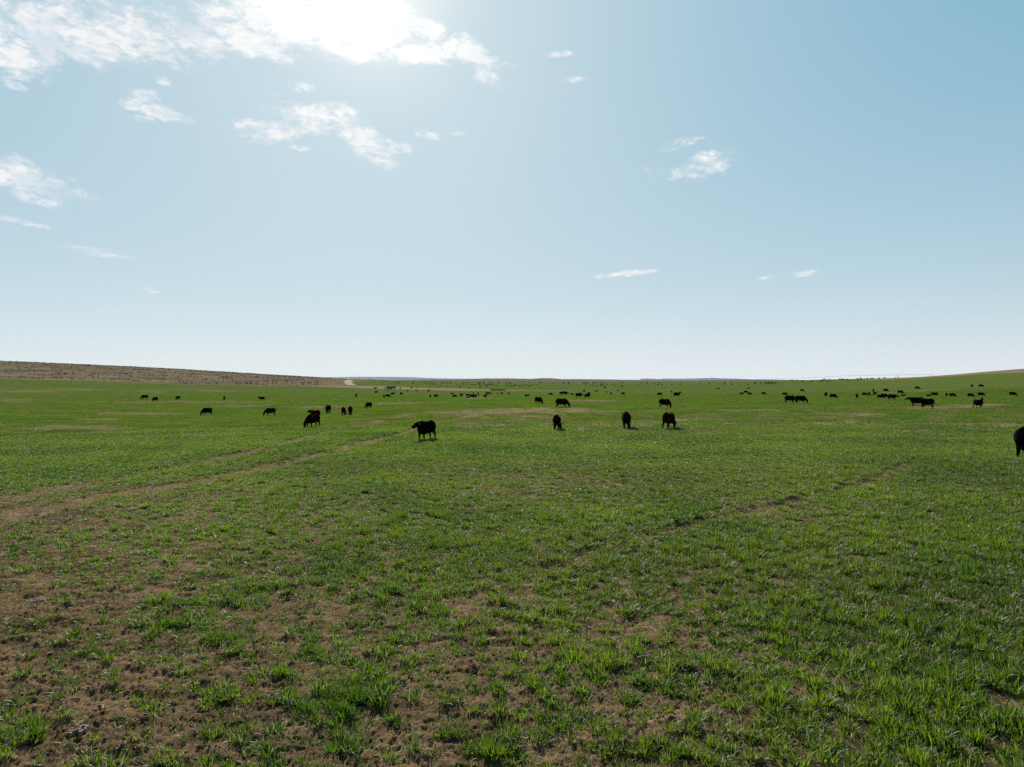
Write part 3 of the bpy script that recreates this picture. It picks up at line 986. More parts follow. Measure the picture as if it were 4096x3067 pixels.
def cow_mesh(name, head, front=(.0, .0), rear=(.0, .0), lying=False, voxel=0.021, bull=0.0):
    """one continuous skin: trunk, neck, head with ears, four jointed legs, tail; facing +X, standing on z = 0"""
    V, F = [], []
    dz = -0.50 if lying else 0.0
    # trunk: x, centre z, half width, half height
    body = [(-.90, 1.06, .08, .12), (-.86, 1.02, .16, .23), (-.78, .985, .235, .315), (-.62, .94, .285, .37), (-.40, .905, .315, .395), (-.12, .875, .345, .405),
            (.15, .865, .345, .415), (.38, .875, .31, .425 + bull), (.54, .90, .265, .40 + bull), (.66, .93, .21, .335), (.76, .96, .14, .22)]
    tube(V, F, [(x, 0, z + dz, w, h) for x, z, w, h in body], 20)
    # hip bones and withers break the straight back line
    tube(V, F, [(-.70, 0, 1.27 + dz, .05), (-.55, 0, 1.285 + dz, .10, .05), (-.40, 0, 1.26 + dz, .05)], 8)
    tube(V, F, [(.25, 0, 1.25 + dz, .05), (.42, 0, 1.275 + dz + bull, .09, .06), (.58, 0, 1.22 + dz, .05)], 8)
    # neck and head: head = list of (x, y, z, half width, half depth), first points the neck, last the muzzle
    tube(V, F, [(x, y, z + dz, a, b) for x, y, z, a, b in head], 14)
    poll = Vector(head[-4][:3]); nose = Vector(head[-1][:3])
    ax = (nose - poll).normalized()
    sd = ax.cross(Vector((0, 0, 1)) if abs(ax.z) < .95 else Vector((1, 0, 0))).normalized()
    upv = sd.cross(ax).normalized()
    base = poll + upv * .05 + Vector((0, 0, dz))
    for s in (-1, 1):
        a = base + sd * (s * .085)
        b = base + sd * (s * .17) + upv * .01 - ax * .03
        c = base + sd * (s * .27) - upv * .01 - ax * .02
        tube(V, F, [(*a, .030, .030), (*b, .028, .060), (*c, .014, .020)], 8)
    # jaw
    tube(V, F, [(*(poll + ax * .05 - upv * .07 + Vector((0, 0, dz))), .06), (*(poll + ax * .25 - upv * .075 + Vector((0, 0, dz))), .055), (*(poll + ax * .38 - upv * .04 + Vector((0, 0, dz))), .05)], 10)
    if not lying:
        for s, st in ((-1, front[0]), (1, front[1])):
            y = s * .155
            tube(V, F, [(.50, y * .8, .95, .10, .17), (.46 + st * .1, y, .72, .085, .125), (.46 + st * .35, y, .55, .075, .095), (.47 + st * .62, y, .36, .060, .068),
                        (.455 + st * .8, y, .22, .046, .050), (.46 + st * .95, y, .10, .050, .054), (.48 + st, y, .045, .050, .056), (.49 + st, y, .0, .055, .062)], 10)
        for s, st in ((-1, rear[0]), (1, rear[1])):
            y = s * .165
            tube(V, F, [(-.62, y * .75, 1.0, .13, .24), (-.60 + st * .1, y, .78, .115, .20), (-.60 + st * .35, y, .62, .085, .145), (-.68 + st * .6, y, .47, .055, .085),
                        (-.745 + st * .7, y, .39, .056, .074), (-.735 + st * .8, y, .26, .048, .055), (-.715 + st * .95, y, .11, .050, .056), (-.69 + st, y, .045, .050, .056), (-.68 + st, y, .0, .056, .062)], 10)
        tube(V, F, [(-.12, 0, .53, .06, .03), (-.30, 0, .53, .11, .07), (-.46, 0, .60, .10, .08)], 8)
    else:
        for s in (-1, 1):
            tube(V, F, [(.45, s * .2, .30, .10), (.66, s * .24, .10, .06), (.44, s * .26, .055, .05), (.25, s * .24, .05, .05)], 8)
            tube(V, F, [(-.58, s * .22, .36, .18), (-.35, s * .36, .16, .10), (-.60, s * .40, .07, .06), (-.30, s * .42, .055, .05)], 8)
    t = [(-.86, 0, 1.22), (-.945, .01, 1.12), (-.965, .015, .90), (-.955, .02, .68), (-.945, .02, .50), (-.94, .02, .40)]
    if lying:
        t = [(-.86, 0, 1.22), (-.96, .03, 1.02), (-.99, .08, .82), (-.95, .16, .62), (-.86, .24, .56)]
    rs = [.05, .036, .027, .026, .046, .02]
    tube(V, F, [(*p, rs[i] if i < len(t) - 1 else .02) for i, p in enumerate([(a, b, c + dz) for a, b, c in t])], 8)
    me = bpy.data.meshes.new(name + "_shell")
    me.from_pydata(V, [], F)
    tmp = bpy.data.objects.new(name + "_shell", me)
    COL.objects.link(tmp)
    rm = tmp.modifiers.new("r", 'REMESH')
    rm.mode = 'VOXEL'
    rm.voxel_size = voxel
    sm = tmp.modifiers.new("s", 'SMOOTH')
    sm.factor = .5
    sm.iterations = 4
    dg = bpy.context.evaluated_depsgraph_get()
    dg.update()
    out = bpy.data.meshes.new_from_object(tmp.evaluated_get(dg))
    out.name = name
    co = np.empty(len(out.vertices) * 3, np.float32)
    out.vertices.foreach_get('co', co)
    co = co.reshape(-1, 3)
    co[:, 0] *= .90
    out.vertices.foreach_set('co', co.ravel())
    out.update()
    bpy.data.objects.remove(tmp)
    bpy.data.meshes.remove(me)
    out.polygons.foreach_set("use_smooth", np.ones(len(out.polygons), dtype=bool))
    return out

HEAD = {
 'level': [(.50, 0, 1.02, .20, .27), (.70, 0, 1.05, .175, .26), (.90, 0, 1.11, .140, .20), (1.05, 0, 1.165, .110, .14), (1.20, 0, 1.13, .115, .125), (1.38, 0, 1.04, .085, .095), (1.52, 0, .96, .070, .065)],
 'up':    [(.50, 0, 1.05, .20, .26), (.66, 0, 1.17, .150, .21), (.80, 0, 1.31, .120, .16), (.92, 0, 1.42, .110, .13), (1.07, 0, 1.38, .115, .12), (1.24, 0, 1.28, .085, .09), (1.38, 0, 1.20, .070, .062)],
 'low':   [(.50, 0, .98, .20, .27), (.72, 0, .97, .175, .25), (.92, 0, .94, .140, .20), (1.08, 0, .94, .110, .14), (1.22, 0, .86, .115, .125), (1.36, 0, .72, .085, .095), (1.45, 0, .60, .070, .065)],
 'graze': [(.52, 0, .97, .20, .26), (.74, 0, .84, .175, .25), (.93, 0, .65, .140, .20), (1.06, 0, .46, .125, .155), (1.12, 0, .33, .112, .125), (1.155, 0, .16, .085, .095), (1.17, 0, .045, .070, .062)],
 'side':  [(.52, 0, .97, .20, .26), (.72, -.05, .84, .17, .24), (.87, -.13, .65, .135, .19), (.95, -.21, .46, .120, .15), (.98, -.25, .33, .112, .125), (1.0, -.28, .16, .085, .095), (1.0, -.29, .045, .070, .062)],
 'turn':  [(.50, 0, 1.00, .20, .29), (.67, 0, 1.04, .18, .27), (.82, -.01, 1.08, .15, .20), (.95, -.02, 1.11, .12, .15), (1.07, -.04, 1.07, .12, .125), (1.22, -.08, .99, .09, .10), (1.34, -.11, .93, .07, .067)],
 'look':  [(.50, 0, 1.05, .20, .26), (.66, -.02, 1.17, .150, .21), (.78, -.05, 1.31, .125, .16), (.86, -.10, 1.42, .115, .13), (.93, -.22, 1.39, .115, .12), (1.00, -.38, 1.29, .085, .09), (1.05, -.50, 1.21, .070, .062)],
}
COW = {
 'stand': cow_mesh('cow_standing', HEAD['level'], (.10, -.06), (.10, -.05)),
 'up':    cow_mesh('cow_head_up', HEAD['up'], (.04, -.04), (-.04, .08)),
 'low':   cow_mesh('cow_head_low', HEAD['low'], (.12, -.10), (.10, -.10)),
 'graze': cow_mesh('cow_grazing', HEAD['graze'], (.14, -.16), (.06, -.10)),
 'side':  cow_mesh('cow_grazing_aside', HEAD['side'], (.06, -.10), (.10, -.08)),
 'look':  cow_mesh('cow_looking', HEAD['look'], (.05, -.08), (-.10, .08)),
 'turn':  cow_mesh('cow_head_turned', HEAD['turn'], (.10, -.08), (.10, -.05)),
 'walk':  cow_mesh('cow_walking', HEAD['level'], (.30, -.20), (.24, -.16), bull=.03),
 'lie':   cow_mesh('cow_lying', HEAD['up'], lying=True),
}

def coat(name, base, tip, sheen, tint):
    m, k, out = new_mat(name)
    b = k.n('ShaderNodeBsdfPrincipled')
    tc = k.n('ShaderNodeTexCoord')
    n = k.noise(tc.outputs['Object'], 3.0, 4, .6)
    n2 = k.noise(tc.outputs['Object'], 40.0, 3, .7)
    k.ln(k.mix(k.m('ADD', k.m('MULTIPLY', n, .7), k.m('MULTIPLY', n2, .3)), base, tip), b.inputs['Base Color'])
    b.inputs['Roughness'].default_value = 0.62
    b.inputs['Specular IOR Level'].default_value = 0.0
    b.inputs['Sheen Weight'].default_value = sheen
    b.inputs['Sheen Roughness'].default_value = .28
    b.inputs['Sheen Tint'].default_value = (*tint, 1)
    bp = k.n('ShaderNodeBump')
    bp.inputs['Strength'].default_value = .25
    bp.inputs['Distance'].default_value = .01
    k.ln(n2, bp.inputs['Height'])
    k.ln(bp.outputs[0], b.inputs['Normal'])
    k.ln(b.outputs[0], out.inputs[0])
    return m
COATS = {'k': coat("black_coat", (.0018, .0016, .0016), (.0042, .0036, .0034), .045, (1, .78, .55)),
         'b': coat("brown_black_coat", (.006, .0035, .0022), (.016, .008, .0045), .05, (.9, .45, .2)),
         'r': coat("red_coat", (.009, .003, .0012), (.022, .0075, .0024), .16, (1, .38, .10)),
         'd': coat("dark_red_coat", (.014, .005, .0025), (.03, .010, .004), .10, (1, .40, .12))}
for me in COW.values():
    me.materials.clear()
    me.materials.append(COATS['k'])
HEADING = {'R': 0, 'L': 180, 'A': 90, 'T': 270, 'AR': 50, 'AL': 130, 'TR': 315, 'TL': 225, 'aR': 22, 'aL': 158, 'tR': 338, 'tL': 202, 'Ar': 72, 'Al': 108, 'Tr': 290, 'Tl': 250}
crng = random.Random(77)
N_COW = 0
def cow(px, py, ht, head, pose, coat_, label, group):
    """px, py: where its feet stand in the photograph; ht: height of its back there in pixels"""
    global N_COW
    p, t = ground_at_px(px, py)
    d = p.y
    tall = {'lie': .76}.get(pose, 1.22)
    s = ht * d / F_PX / tall
    s = min(max(s, .74 if pose != 'lie' else .55), 1.30)
    # sink a little into the crop
    o = bpy.data.objects.new('cow', COW[pose])
    COL.objects.link(o)
    deg = HEADING.get(head, head) - math.degrees(math.atan2(p.x, p.y)) + crng.uniform(-6, 6)
    o.location = (p.x, p.y, p.z - .09 * s)
    o.rotation_euler = (0, 0, R(deg))
    o.scale = (s, s, s)
    o.material_slots[0].link = 'OBJECT'
    o.material_slots[0].material = COATS[coat_]
    o['label'] = label
    o['category'] = 'cow'
    o['group'] = group
    N_COW += 1
    return o
G = "cattle grazing across the green field"
# feet x, feet y, height, heading, pose, coat, label
HERD = [
 # nearest animals
 (1704, 1757, 77, 226, 'turn', 'k', "large black cow standing side-on facing left, nearest in the middle of the field"),
 (4094, 1822, 117, 'A', 'graze', 'k', "biggest black cow, cut off by the right edge of the photo"),
 (2227, 1717, 61, 'A', 'side', 'k', "black cow grazing with its rump to us between the two tan straw patches"),
 (2505, 1712, 68, 'A', 'side', 'b', "black-brown cow seen from behind on the straw, one ear out, left of the red-brown cow"),
 (2676, 1713, 67, 'Ar', 'graze', 'r', "red-brown cow with orange lit flank grazing, nearest right of centre"),
 (1251, 1706, 52, 'TL', 'graze', 'b', "brown-black cow grazing to the left with a red cow right behind it"),
 (1260, 1677, 40, 'AL', 'stand', 'r', "red cow half hidden behind the brown-black grazing cow at left"),
 (1312, 1650, 33, 'Al', 'side', 'k', "black cow seen from behind alone between the red cow and the pair at left"),
 (1374, 1658, 33, 'A', 'side', 'k', "black cow seen from behind, left one of the close pair"),
 (1401, 1656, 35, 'A', 'graze', 'd', "dark red cow seen from behind, right one of the close pair"),
 (1475, 1631, 25, 'AL', 'graze', 'k', "small black cow grazing away alone, right of the close pair at left"),
 (828, 1658, 30, 'tL', 'graze', 'k', "black cow grazing to the left, left one of two in the left field"),
 (1081, 1659, 30, 'L', 'graze', 'k', "black cow grazing to the left, right one of two in the left field"),
 (2248, 1627, 36, 'R', 'graze', 'b', "brown-black cow grazing to the right in full profile above the tan straw patch"),
 (2154, 1613, 28, 'AR', 'graze', 'r', "red cow with orange back grazing, smaller, left of the profile cow"),
 (2660, 1628, 35, 'tR', 'side', 'k', "black cow grazing to the right straight behind the red-brown cow"),
 (3161, 1609, 30, 'R', 'graze', 'b', "brown-black cow grazing right, rear one of two in a row"),
 (3203, 1610, 30, 'R', 'graze', 'k', "black cow grazing right, front one of two in a row"),
 (3667, 1622, 36, 'L', 'stand', 'k', "black cow standing head out to the left, partly behind another at right"),
 (3708, 1630, 39, 'aL', 'walk', 'k', "heavy black cow striding in front of the one with its head out, at right"),
 (3914, 1630, 35, 'TR', 'look', 'k', "black cow looking at us with both ears out, on the straw strip at far right"),
 # left field, under the brown hill
 (579, 1594.5, 17.5, 'L', 'graze', 'k', "farthest left black cow, grazing to the left below the brown hill"),
 (621, 1603, 18, 'TL', 'graze', 'k', "narrow black cow grazing, second from the left below the brown hill"),
 (712, 1597, 16, 'AL', 'graze', 'k', "black cow grazing, third from the left below the brown hill"),
 (897, 1598, 16, 'T', 'graze', 'k', "black cow seen end-on, fourth from the left below the brown hill"),
 (1047, 1600, 16, 'L', 'stand', 'k', "black cow standing with head raised, fifth from the left below the brown hill"),
 # middle distance, left of centre
 (1425, 1588, 15, 'A', 'up', 'k', "thin upright black cow end-on, below the end of the brown hill"),
 (1505, 1571, 9, 'aL', 'graze', 'k', "small black cow grazing to the left, below the white stock trailer"),
 (1501, 1552, 6.5, 'R', 'lie', 'k', "tiny black cow lying by the dirt road left of the stock trailer"),
 (1541, 1554, 7.5, 'Tr', 'up', 'd', "tiny dark red cow at the left end of the white stock trailer"),
 (1551, 1555, 7.5, 'T', 'up', 'd', "tiny dark red cow standing in front of the white stock trailer"),
 (1550.5, 1562, 7, 'A', 'graze', 'k', "tiny black cow end-on just below the stock trailer's left end"),
 (1536, 1588, 12, 'T', 'stand', 'k', "black cow end-on at the left of the bunched pair left of centre"),
 (1551, 1587, 13, 'R', 'graze', 'k', "broad black cow, right one of the bunched pair left of centre"),
 (1571, 1578, 10.5, 'R', 'stand', 'k', "black cow standing side-on just behind the bunched pair left of centre"),
 (1605, 1578, 10.5, 'TR', 'stand', 'k', "black cow half turned, standing right of the bunched pair"),
 (1601, 1554, 8, 'A', 'graze', 'd', "tiny dark red cow on the dirt road right of the stock trailer"),
 (1645, 1551, 6, 'R', 'stand', 'k', "tiny black cow side-on on the dirt road, left one of two"),
 (1670, 1552, 6.5, 'A', 'stand', 'k', "tiny black cow end-on on the dirt road, right one of two"),
 (1629, 1564, 8, 'Al', 'graze', 'k', "tiny black cow alone at the near edge of the dirt road"),
 (1664, 1562, 7, 'A', 'graze', 'k', "tiny black cow, left one of two side by side under the dirt road"),
 (1669.5, 1562.5, 7, 'A', 'graze', 'k', "tiny black cow, right one of two side by side under the dirt road"),
 (1714, 1564, 8, 'AL', 'graze', 'k', "small black cow grazing at the foot of the lone fence post"),
 (1721, 1590, 13, 'T', 'up', 'k', "narrow black cow facing us, left of a broad one left of centre"),
 (1743.5, 1587.5, 12, 'R', 'stand', 'k', "broad black cow standing side-on facing right, left of centre"),
 # middle of the picture
 (1808.5, 1577, 8.5, 'aL', 'low', 'k', "small black cow above the back of another grazing cow, centre"),
 (1818, 1588, 12, 'R', 'graze', 'k', "black cow grazing to the right with a smaller one above it, centre"),
 (1845, 1584, 12, 'TR', 'stand', 'k', "black cow facing half towards us alone in the centre group"),
 (1871, 1583, 10.5, 'R', 'stand', 'k', "black cow standing behind one that lies down, centre"),
 (1872.5, 1589, 6, 'R', 'lie', 'k', "black cow lying in front of a standing one, centre"),
 (1894, 1576, 9.5, 'A', 'graze', 'k', "small black cow showing above the busiest cluster in the centre"),
 (1886, 1588, 13, 'AL', 'graze', 'k', "black cow turned away at the left of the busiest cluster in the centre"),
 (1898, 1590, 14, 'R', 'stand', 'k', "black cow standing side-on in front of the busiest cluster in the centre"),
 (1913, 1576, 9, 'Ar', 'graze', 'k', "narrow small black cow right of the busiest cluster in the centre"),
 (1941, 1588, 13, 'AR', 'stand', 'k', "black cow with a brown one behind its shoulder, right of the centre cluster"),
 (1949, 1576, 10, 'aR', 'stand', 'd', "dark red cow half hidden behind a black one, below the plank fence"),
 (1959.5, 1574.5, 8, 'R', 'graze', 'k', "small black cow just right of the dark red one, below the plank fence"),
 (1990.6, 1576, 9, 'A', 'graze', 'k', "narrow black cow below the plank fence, left one of three spaced out"),
 (2006.7, 1574, 7.5, 'aR', 'graze', 'k', "small black cow below the plank fence, middle one of three spaced out"),
 (2034.6, 1576, 8.5, 'Ar', 'stand', 'k', "small black cow below the plank fence's right end, right one of three"),
 (2108, 1583, 8, 'R', 'lie', 'k', "small black cow lying alone in open grass in the middle"),
 (2198.5, 1578, 8, 'AR', 'graze', 'k', "small black cow, left one of a low pair above the red cow"),
 (2207, 1578, 8, 'AR', 'graze', 'k', "small black cow, right one of a low pair above the red cow"),
 (2245, 1577, 12, 'aR', 'stand', 'k', "black cow at the rear of the dense trio above the profile cow"),
 (2253, 1574, 11.5, 'R', 'stand', 'd', "dark red back showing over the dense trio above the profile cow"),
 (2263, 1577.5, 12.5, 'R', 'stand', 'k', "long black cow in front of the dense trio above the profile cow"),
 (2288, 1577, 6.5, 'L', 'lie', 'k', "black cow lying flat left of the side-on cow, right of centre"),
 (2315, 1588, 18.5, 'R', 'low', 'k', "black cow side-on with lowered head, middle distance right of centre"),
 (2321.6, 1574, 8, 'A', 'graze', 'k', "small black back showing over the side-on cow right of centre"),
 (2336, 1567, 9, 'TR', 'up', 'k', "small black cow with head up, behind the side-on cow right of centre"),
 (2350, 1589, 17, 'aL', 'graze', 'b', "brown-black cow grazing left with a white-faced cow behind it"),
 (2355, 1577, 11, 'TR', 'stand', 'd', "dark red cow with pale face half hidden behind a grazing one"),
 (2386, 1564.5, 5, 'R', 'lie', 'k', "tiny black cow lying flat alone right of centre"),
 (2426, 1570, 8.5, 'A', 'graze', 'k', "thin black cow end-on, smaller of two end-on right of centre"),
 (2444, 1577, 11.5, 'T', 'graze', 'k', "rounded black cow end-on, larger of two end-on right of centre"),
 (2492, 1577, 10.5, 'R', 'graze', 'k', "black cow grazing right, low and long, above the ear-out cow"),
 (2471, 1562, 4, 'R', 'lie', 'k', "speck of a black cow lying above the low long one"),
 (2639, 1580, 12.5, 'L', 'graze', 'k', "black cow grazing left, above and left of the cow behind the red-brown one"),
 (2686.5, 1569, 9, 'Al', 'graze', 'k', "small black cow behind the brown-black one with raised head"),
 (2708, 1586, 19, 'R', 'up', 'b', "brown-black cow with raised head facing right, middle distance"),
 (2873.6, 1555, 6, 'R', 'graze', 'k', "tiny black cow quite alone on the green right of centre"),
 (2967, 1577, 10, 'L', 'graze', 'k', "black cow grazing left, left one of a trio right of centre"),
 (2983.5, 1571, 11, 'R', 'graze', 'k', "black cow grazing right, rear one of a trio right of centre"),
 (2999, 1578, 11, 'R', 'graze', 'd', "dark red cow grazing right, right one of a trio right of centre"),
 (3055, 1577, 11.5, 'R', 'graze', 'k', "black cow grazing right alone between the trio and the two in a row"),
 (3139, 1580, 13, 'R', 'graze', 'k', "black cow grazing just behind the rear one of two in a row"),
 (3208.5, 1564, 10, 'R', 'graze', 'k', "small black cow grazing right, up the slope from the two in a row"),
 (2993.5, 1552, 4.5, 'R', 'lie', 'k', "speck of a black cow lying above the trio right of centre"),
 # right side
 (3303.5, 1585, 17, 'Tr', 'up', 'k', "black cow facing us with head up, left of one grazing right"),
 (3333, 1591, 18, 'R', 'graze', 'k', "black cow grazing right in profile, right of one facing us"),
 (3427.7, 1591, 18.5, 'A', 'stand', 'k', "black cow end-on at the left of the cluster under the pipe"),
 (3457.7, 1581, 13.5, 'aR', 'graze', 'k', "black cow grazing right, second of the cluster under the pipe"),
 (3476.7, 1580, 14, 'Ar', 'graze', 'k', "narrow black cow end-on, third of the cluster under the pipe"),
 (3493.5, 1566, 13, 'A', 'graze', 'k', "narrow black cow end-on, highest of the cluster under the pipe"),
 (3500, 1578, 13.5, 'AL', 'graze', 'k', "black cow grazing left just below the highest of the cluster"),
 (3543, 1565, 13, 'R', 'graze', 'k', "black cow grazing right in profile, above the cluster at right"),
 (3521, 1592, 15.5, 'R', 'graze', 'k', "black cow grazing right, lower of two overlapping in the cluster at right"),
 (3537, 1590, 18.5, 'aR', 'graze', 'k', "black cow grazing, upper of two overlapping in the cluster at right"),
 (3569, 1597, 23, 'R', 'low', 'd', "dark red-black cow standing with head stretched right, front of the cluster"),
 (3602, 1573, 14, 'R', 'graze', 'k', "black cow grazing right above one lying down, at right"),
 (3612, 1583, 7.5, 'R', 'lie', 'k', "black cow lying flat below a grazing one, at right"),
 (3669, 1555.5, 12.5, 'R', 'graze', 'k', "black cow grazing right alone high on the right slope"),
 (3716, 1583, 8, 'R', 'lie', 'k', "black cow lying above the striding one, at right"),
 (3739.5, 1582, 15, 'L', 'stand', 'b', "brown-black cow facing left with pale face, right of the lying one"),
 (3786, 1584, 13.5, 'A', 'graze', 'k', "black cow seen behind the hindquarters of a long grazing one, at right"),
 (3810, 1586, 15.5, 'R', 'graze', 'k', "long black cow grazing right with another at its rear, at right"),
 (3883, 1587, 16, 'R', 'graze', 'k', "black cow grazing right, left one of two behind the ears-out cow"),
 (3924, 1583, 16, 'R', 'graze', 'k', "black cow grazing right, right one of two behind the ears-out cow"),
 (3888, 1547, 12, 'Ar', 'graze', 'k', "black cow grazing, left one of two highest on the right slope"),
 (3924, 1547, 12.5, 'aR', 'graze', 'k', "black cow grazing, right one of two highest on the right slope"),
 (4051, 1582, 17, 'R', 'graze', 'k', "black cow grazing right, farthest right in the middle distance"),
 (2419, 1551, 6.5, 'R', 'stand', 'k', "tiny black cow side-on, nearest of the far herd right of centre"),
 (1879, 1552.5, 5.5, 'AR', 'graze', 'k', "tiny black cow, nearest of the far herd beyond the dirt road"),
]
for h in HERD:
    cow(*h, G)
# the ear tag of the nearest cow
_main = bpy.data.objects['cow']
_et = bpy.data.meshes.new("ear_tag")
_hd = HEAD['stand'] if 'stand' in HEAD else HEAD['level']
_q = Vector((.96, .22, 1.15))
_et.from_pydata([(_q.x * .9 + a, _q.y + b, _q.z + c) for a in (-.006, .006) for b in (-.03, .03) for c in (-.04, .035)], [],
                [(0, 1, 3, 2), (4, 6, 7, 5), (0, 4, 5, 1), (2, 3, 7, 6), (0, 2, 6, 4), (1, 5, 7, 3)])
_et.materials.append(plain_mat("white_plastic", (.7, .7, .66), .5, .3, .05))
_eo = bpy.data.objects.new("ear_tag", _et)
COL.objects.link(_eo)
_eo.parent = _main
_eo['label'] = "white ear tag"

# far specks; those of one stretch of the field cannot be told apart
FAR_L = ("tiny black cow in the far herd left of the plank fence, beyond the dirt road", "far herd left of the plank fence",
 [(1495,1524.5,3),(1502,1524.5,3),(1528,1526,3.5),(1533,1526.5,3.5),(1541,1526.5,3),(1545,1527,3.5),(1563,1527,3),(1569,1527,3),(1574,1527,3),(1582,1532,3.5),(1586,1532,3),(1593,1533,3.5),(1597.5,1533,3.5),
  (1596,1528.5,3),(1619,1528.5,3),(1655,1530.5,3.5),(1650,1533,3.5),(1688,1530,3),(1696,1531,3),(1703,1531.5,3.5),(1707,1532,3.5),(1714,1531,3),(1722,1531.5,3.5),(1729,1532,3.5),(1737,1532.5,3.5),
  (1721,1538,3.5),(1738,1538.5,4),(1751,1540,3.5),(1762,1541.5,4.5),(1753.5,1548.5,4.5),(1764,1532.5,3.5),(1773.5,1533.5,4.5),(1787,1532.5,3.5),(1799,1532,3),(1803,1532.5,3),(1790,1545,4.5),(1827,1539,4),
  (1839,1546,5),(1850,1535.5,3.5),(1855,1535.5,3.5),(1867,1536,4.5),(1886,1538,4.5),(1895,1539,4),(1902,1538,4),(1916,1534,3.5),(1920.5,1534.5,3.5),(1918.6,1538.5,4),(1921,1547.5,5),(1948.6,1547,5),
  (1941,1540,4.5),(1945,1540,4.5),(1951.5,1540,4.5),(1957.5,1536,3.5),(1964.5,1537,4.5),(1962,1540,4),(1972,1540,4),(1976,1539.5,4),(1966,1532,3),(1935.7,1533,4),(1910.5,1532,3.5)])
FAR_M = ("tiny black cow in the far herd between the plank fence and the blue hills", "far herd right of the plank fence",
 [(1995,1533,3.5),(2027,1535,4),(2038,1534,3.5),(2042.5,1533.5,3.5),(2033.5,1543,4),(2026.5,1544,4),(2043,1543.5,4.5),(2049,1543.5,4.5),(2059,1544,5),(2064,1539,4),(2069.5,1540,3.5),(2056,1540,3.5),(2079.6,1544,5),
  (2080,1528,3),(2097,1528.5,3),(2091.6,1544,4),(2097.5,1537.5,4),(2103,1539.5,3.5),(2108.5,1539.5,3.5),(2117,1544,5),(2124.5,1539.5,3.5),(2130.5,1539,3.5),(2146.3,1539,4),(2159,1531.5,4),(2200,1539.5,3),
  (2208.6,1536,4),(1986,1545,4.5),(2254.7,1534.5,4),(2275,1533,4),(2272.5,1536.5,4),(2333,1532,3.5),(2337.5,1532,3.5),(2345,1532,3.5),(2350.5,1532,4),(2373,1531.5,3),(2378,1531.5,3),(2383,1531.5,3),(2344,1541,3.5),
  (2369,1540,3.5),(2376,1541.5,3.5),(2390.5,1542.5,3.5),(2406,1537,4.5),(2411,1536.5,4),(2404.5,1542,5),(2417.4,1541.5,4.5),(2430.4,1537,4.5),(2447,1537.5,4),(2415,1531,3),(2402,1531.5,3),(2462,1543,4.5),(2488,1545,6),
  (2505.5,1540,4),(2552,1541.5,4.5),(2473,1531,3),(2492,1531,3),(2487,1531.5,4),(2566,1533,3.5),(2586.6,1533,3.5),(2613.6,1533.5,3.5),(2634,1533,3),(2639,1533,3),(2631,1539,5),(2646,1540,4.5),(2619,1541,3.5)])
FAR_R = ("tiny black cow on the green rise under the blue hills and the near pipe tower", "far herd below the blue hills",
 [(2687.5,1538,4),(2716.5,1538,4),(2726.3,1538,4.5),(2762,1539,3),(2800,1539,3),(2838,1532.5,3.5),(2898.5,1536.5,5),(2927,1537,6),(2962.5,1537,3.5),(2990.7,1537.5,3.5),(3020,1534.5,5),(3043,1535.5,4),(3063.7,1534,5),
  (3073,1533.5,4.5),(3078.5,1533.5,4.5),(3089.8,1535,6),(3102,1535,5)])
FAR_S = ("tiny black cow near the skyline under the long irrigation pipe", "cattle on the skyline under the irrigation pipe",
 [(3168,1528.5,5),(3175,1526,4),(3188,1527,5),(3210,1530,5),(3241,1531,4),(3251,1528.5,5.5),(3282,1527.5,6),(3287.5,1527.5,6),(3296,1523.5,5),(3308,1528.5,6),(3317,1521.5,5),(3321.7,1529,4),(3359.6,1520.5,5),
  (3369,1520.5,5),(3374,1520.5,5),(3388,1521.5,5),(3387,1524.5,4),(3397,1524.5,4),(3430,1519,5),(3432,1523,4),(3446,1518.5,5),(3459,1519,4.5),(3469.6,1518.5,5.5),(3483,1518,5),(3491,1518,5.5),(3516.4,1516.5,5),(3538.7,1515.5,5)])
for lab, grp, spots in (FAR_L, FAR_M, FAR_R, FAR_S):
    for (px, py, ht) in spots:
        cow(px, py, ht, crng.choice(['R', 'L', 'aR', 'aL', 'AR', 'TL', 'TR']), crng.choice(['graze', 'graze', 'stand', 'low']), 'k', lab, grp)
print("cows", N_COW)
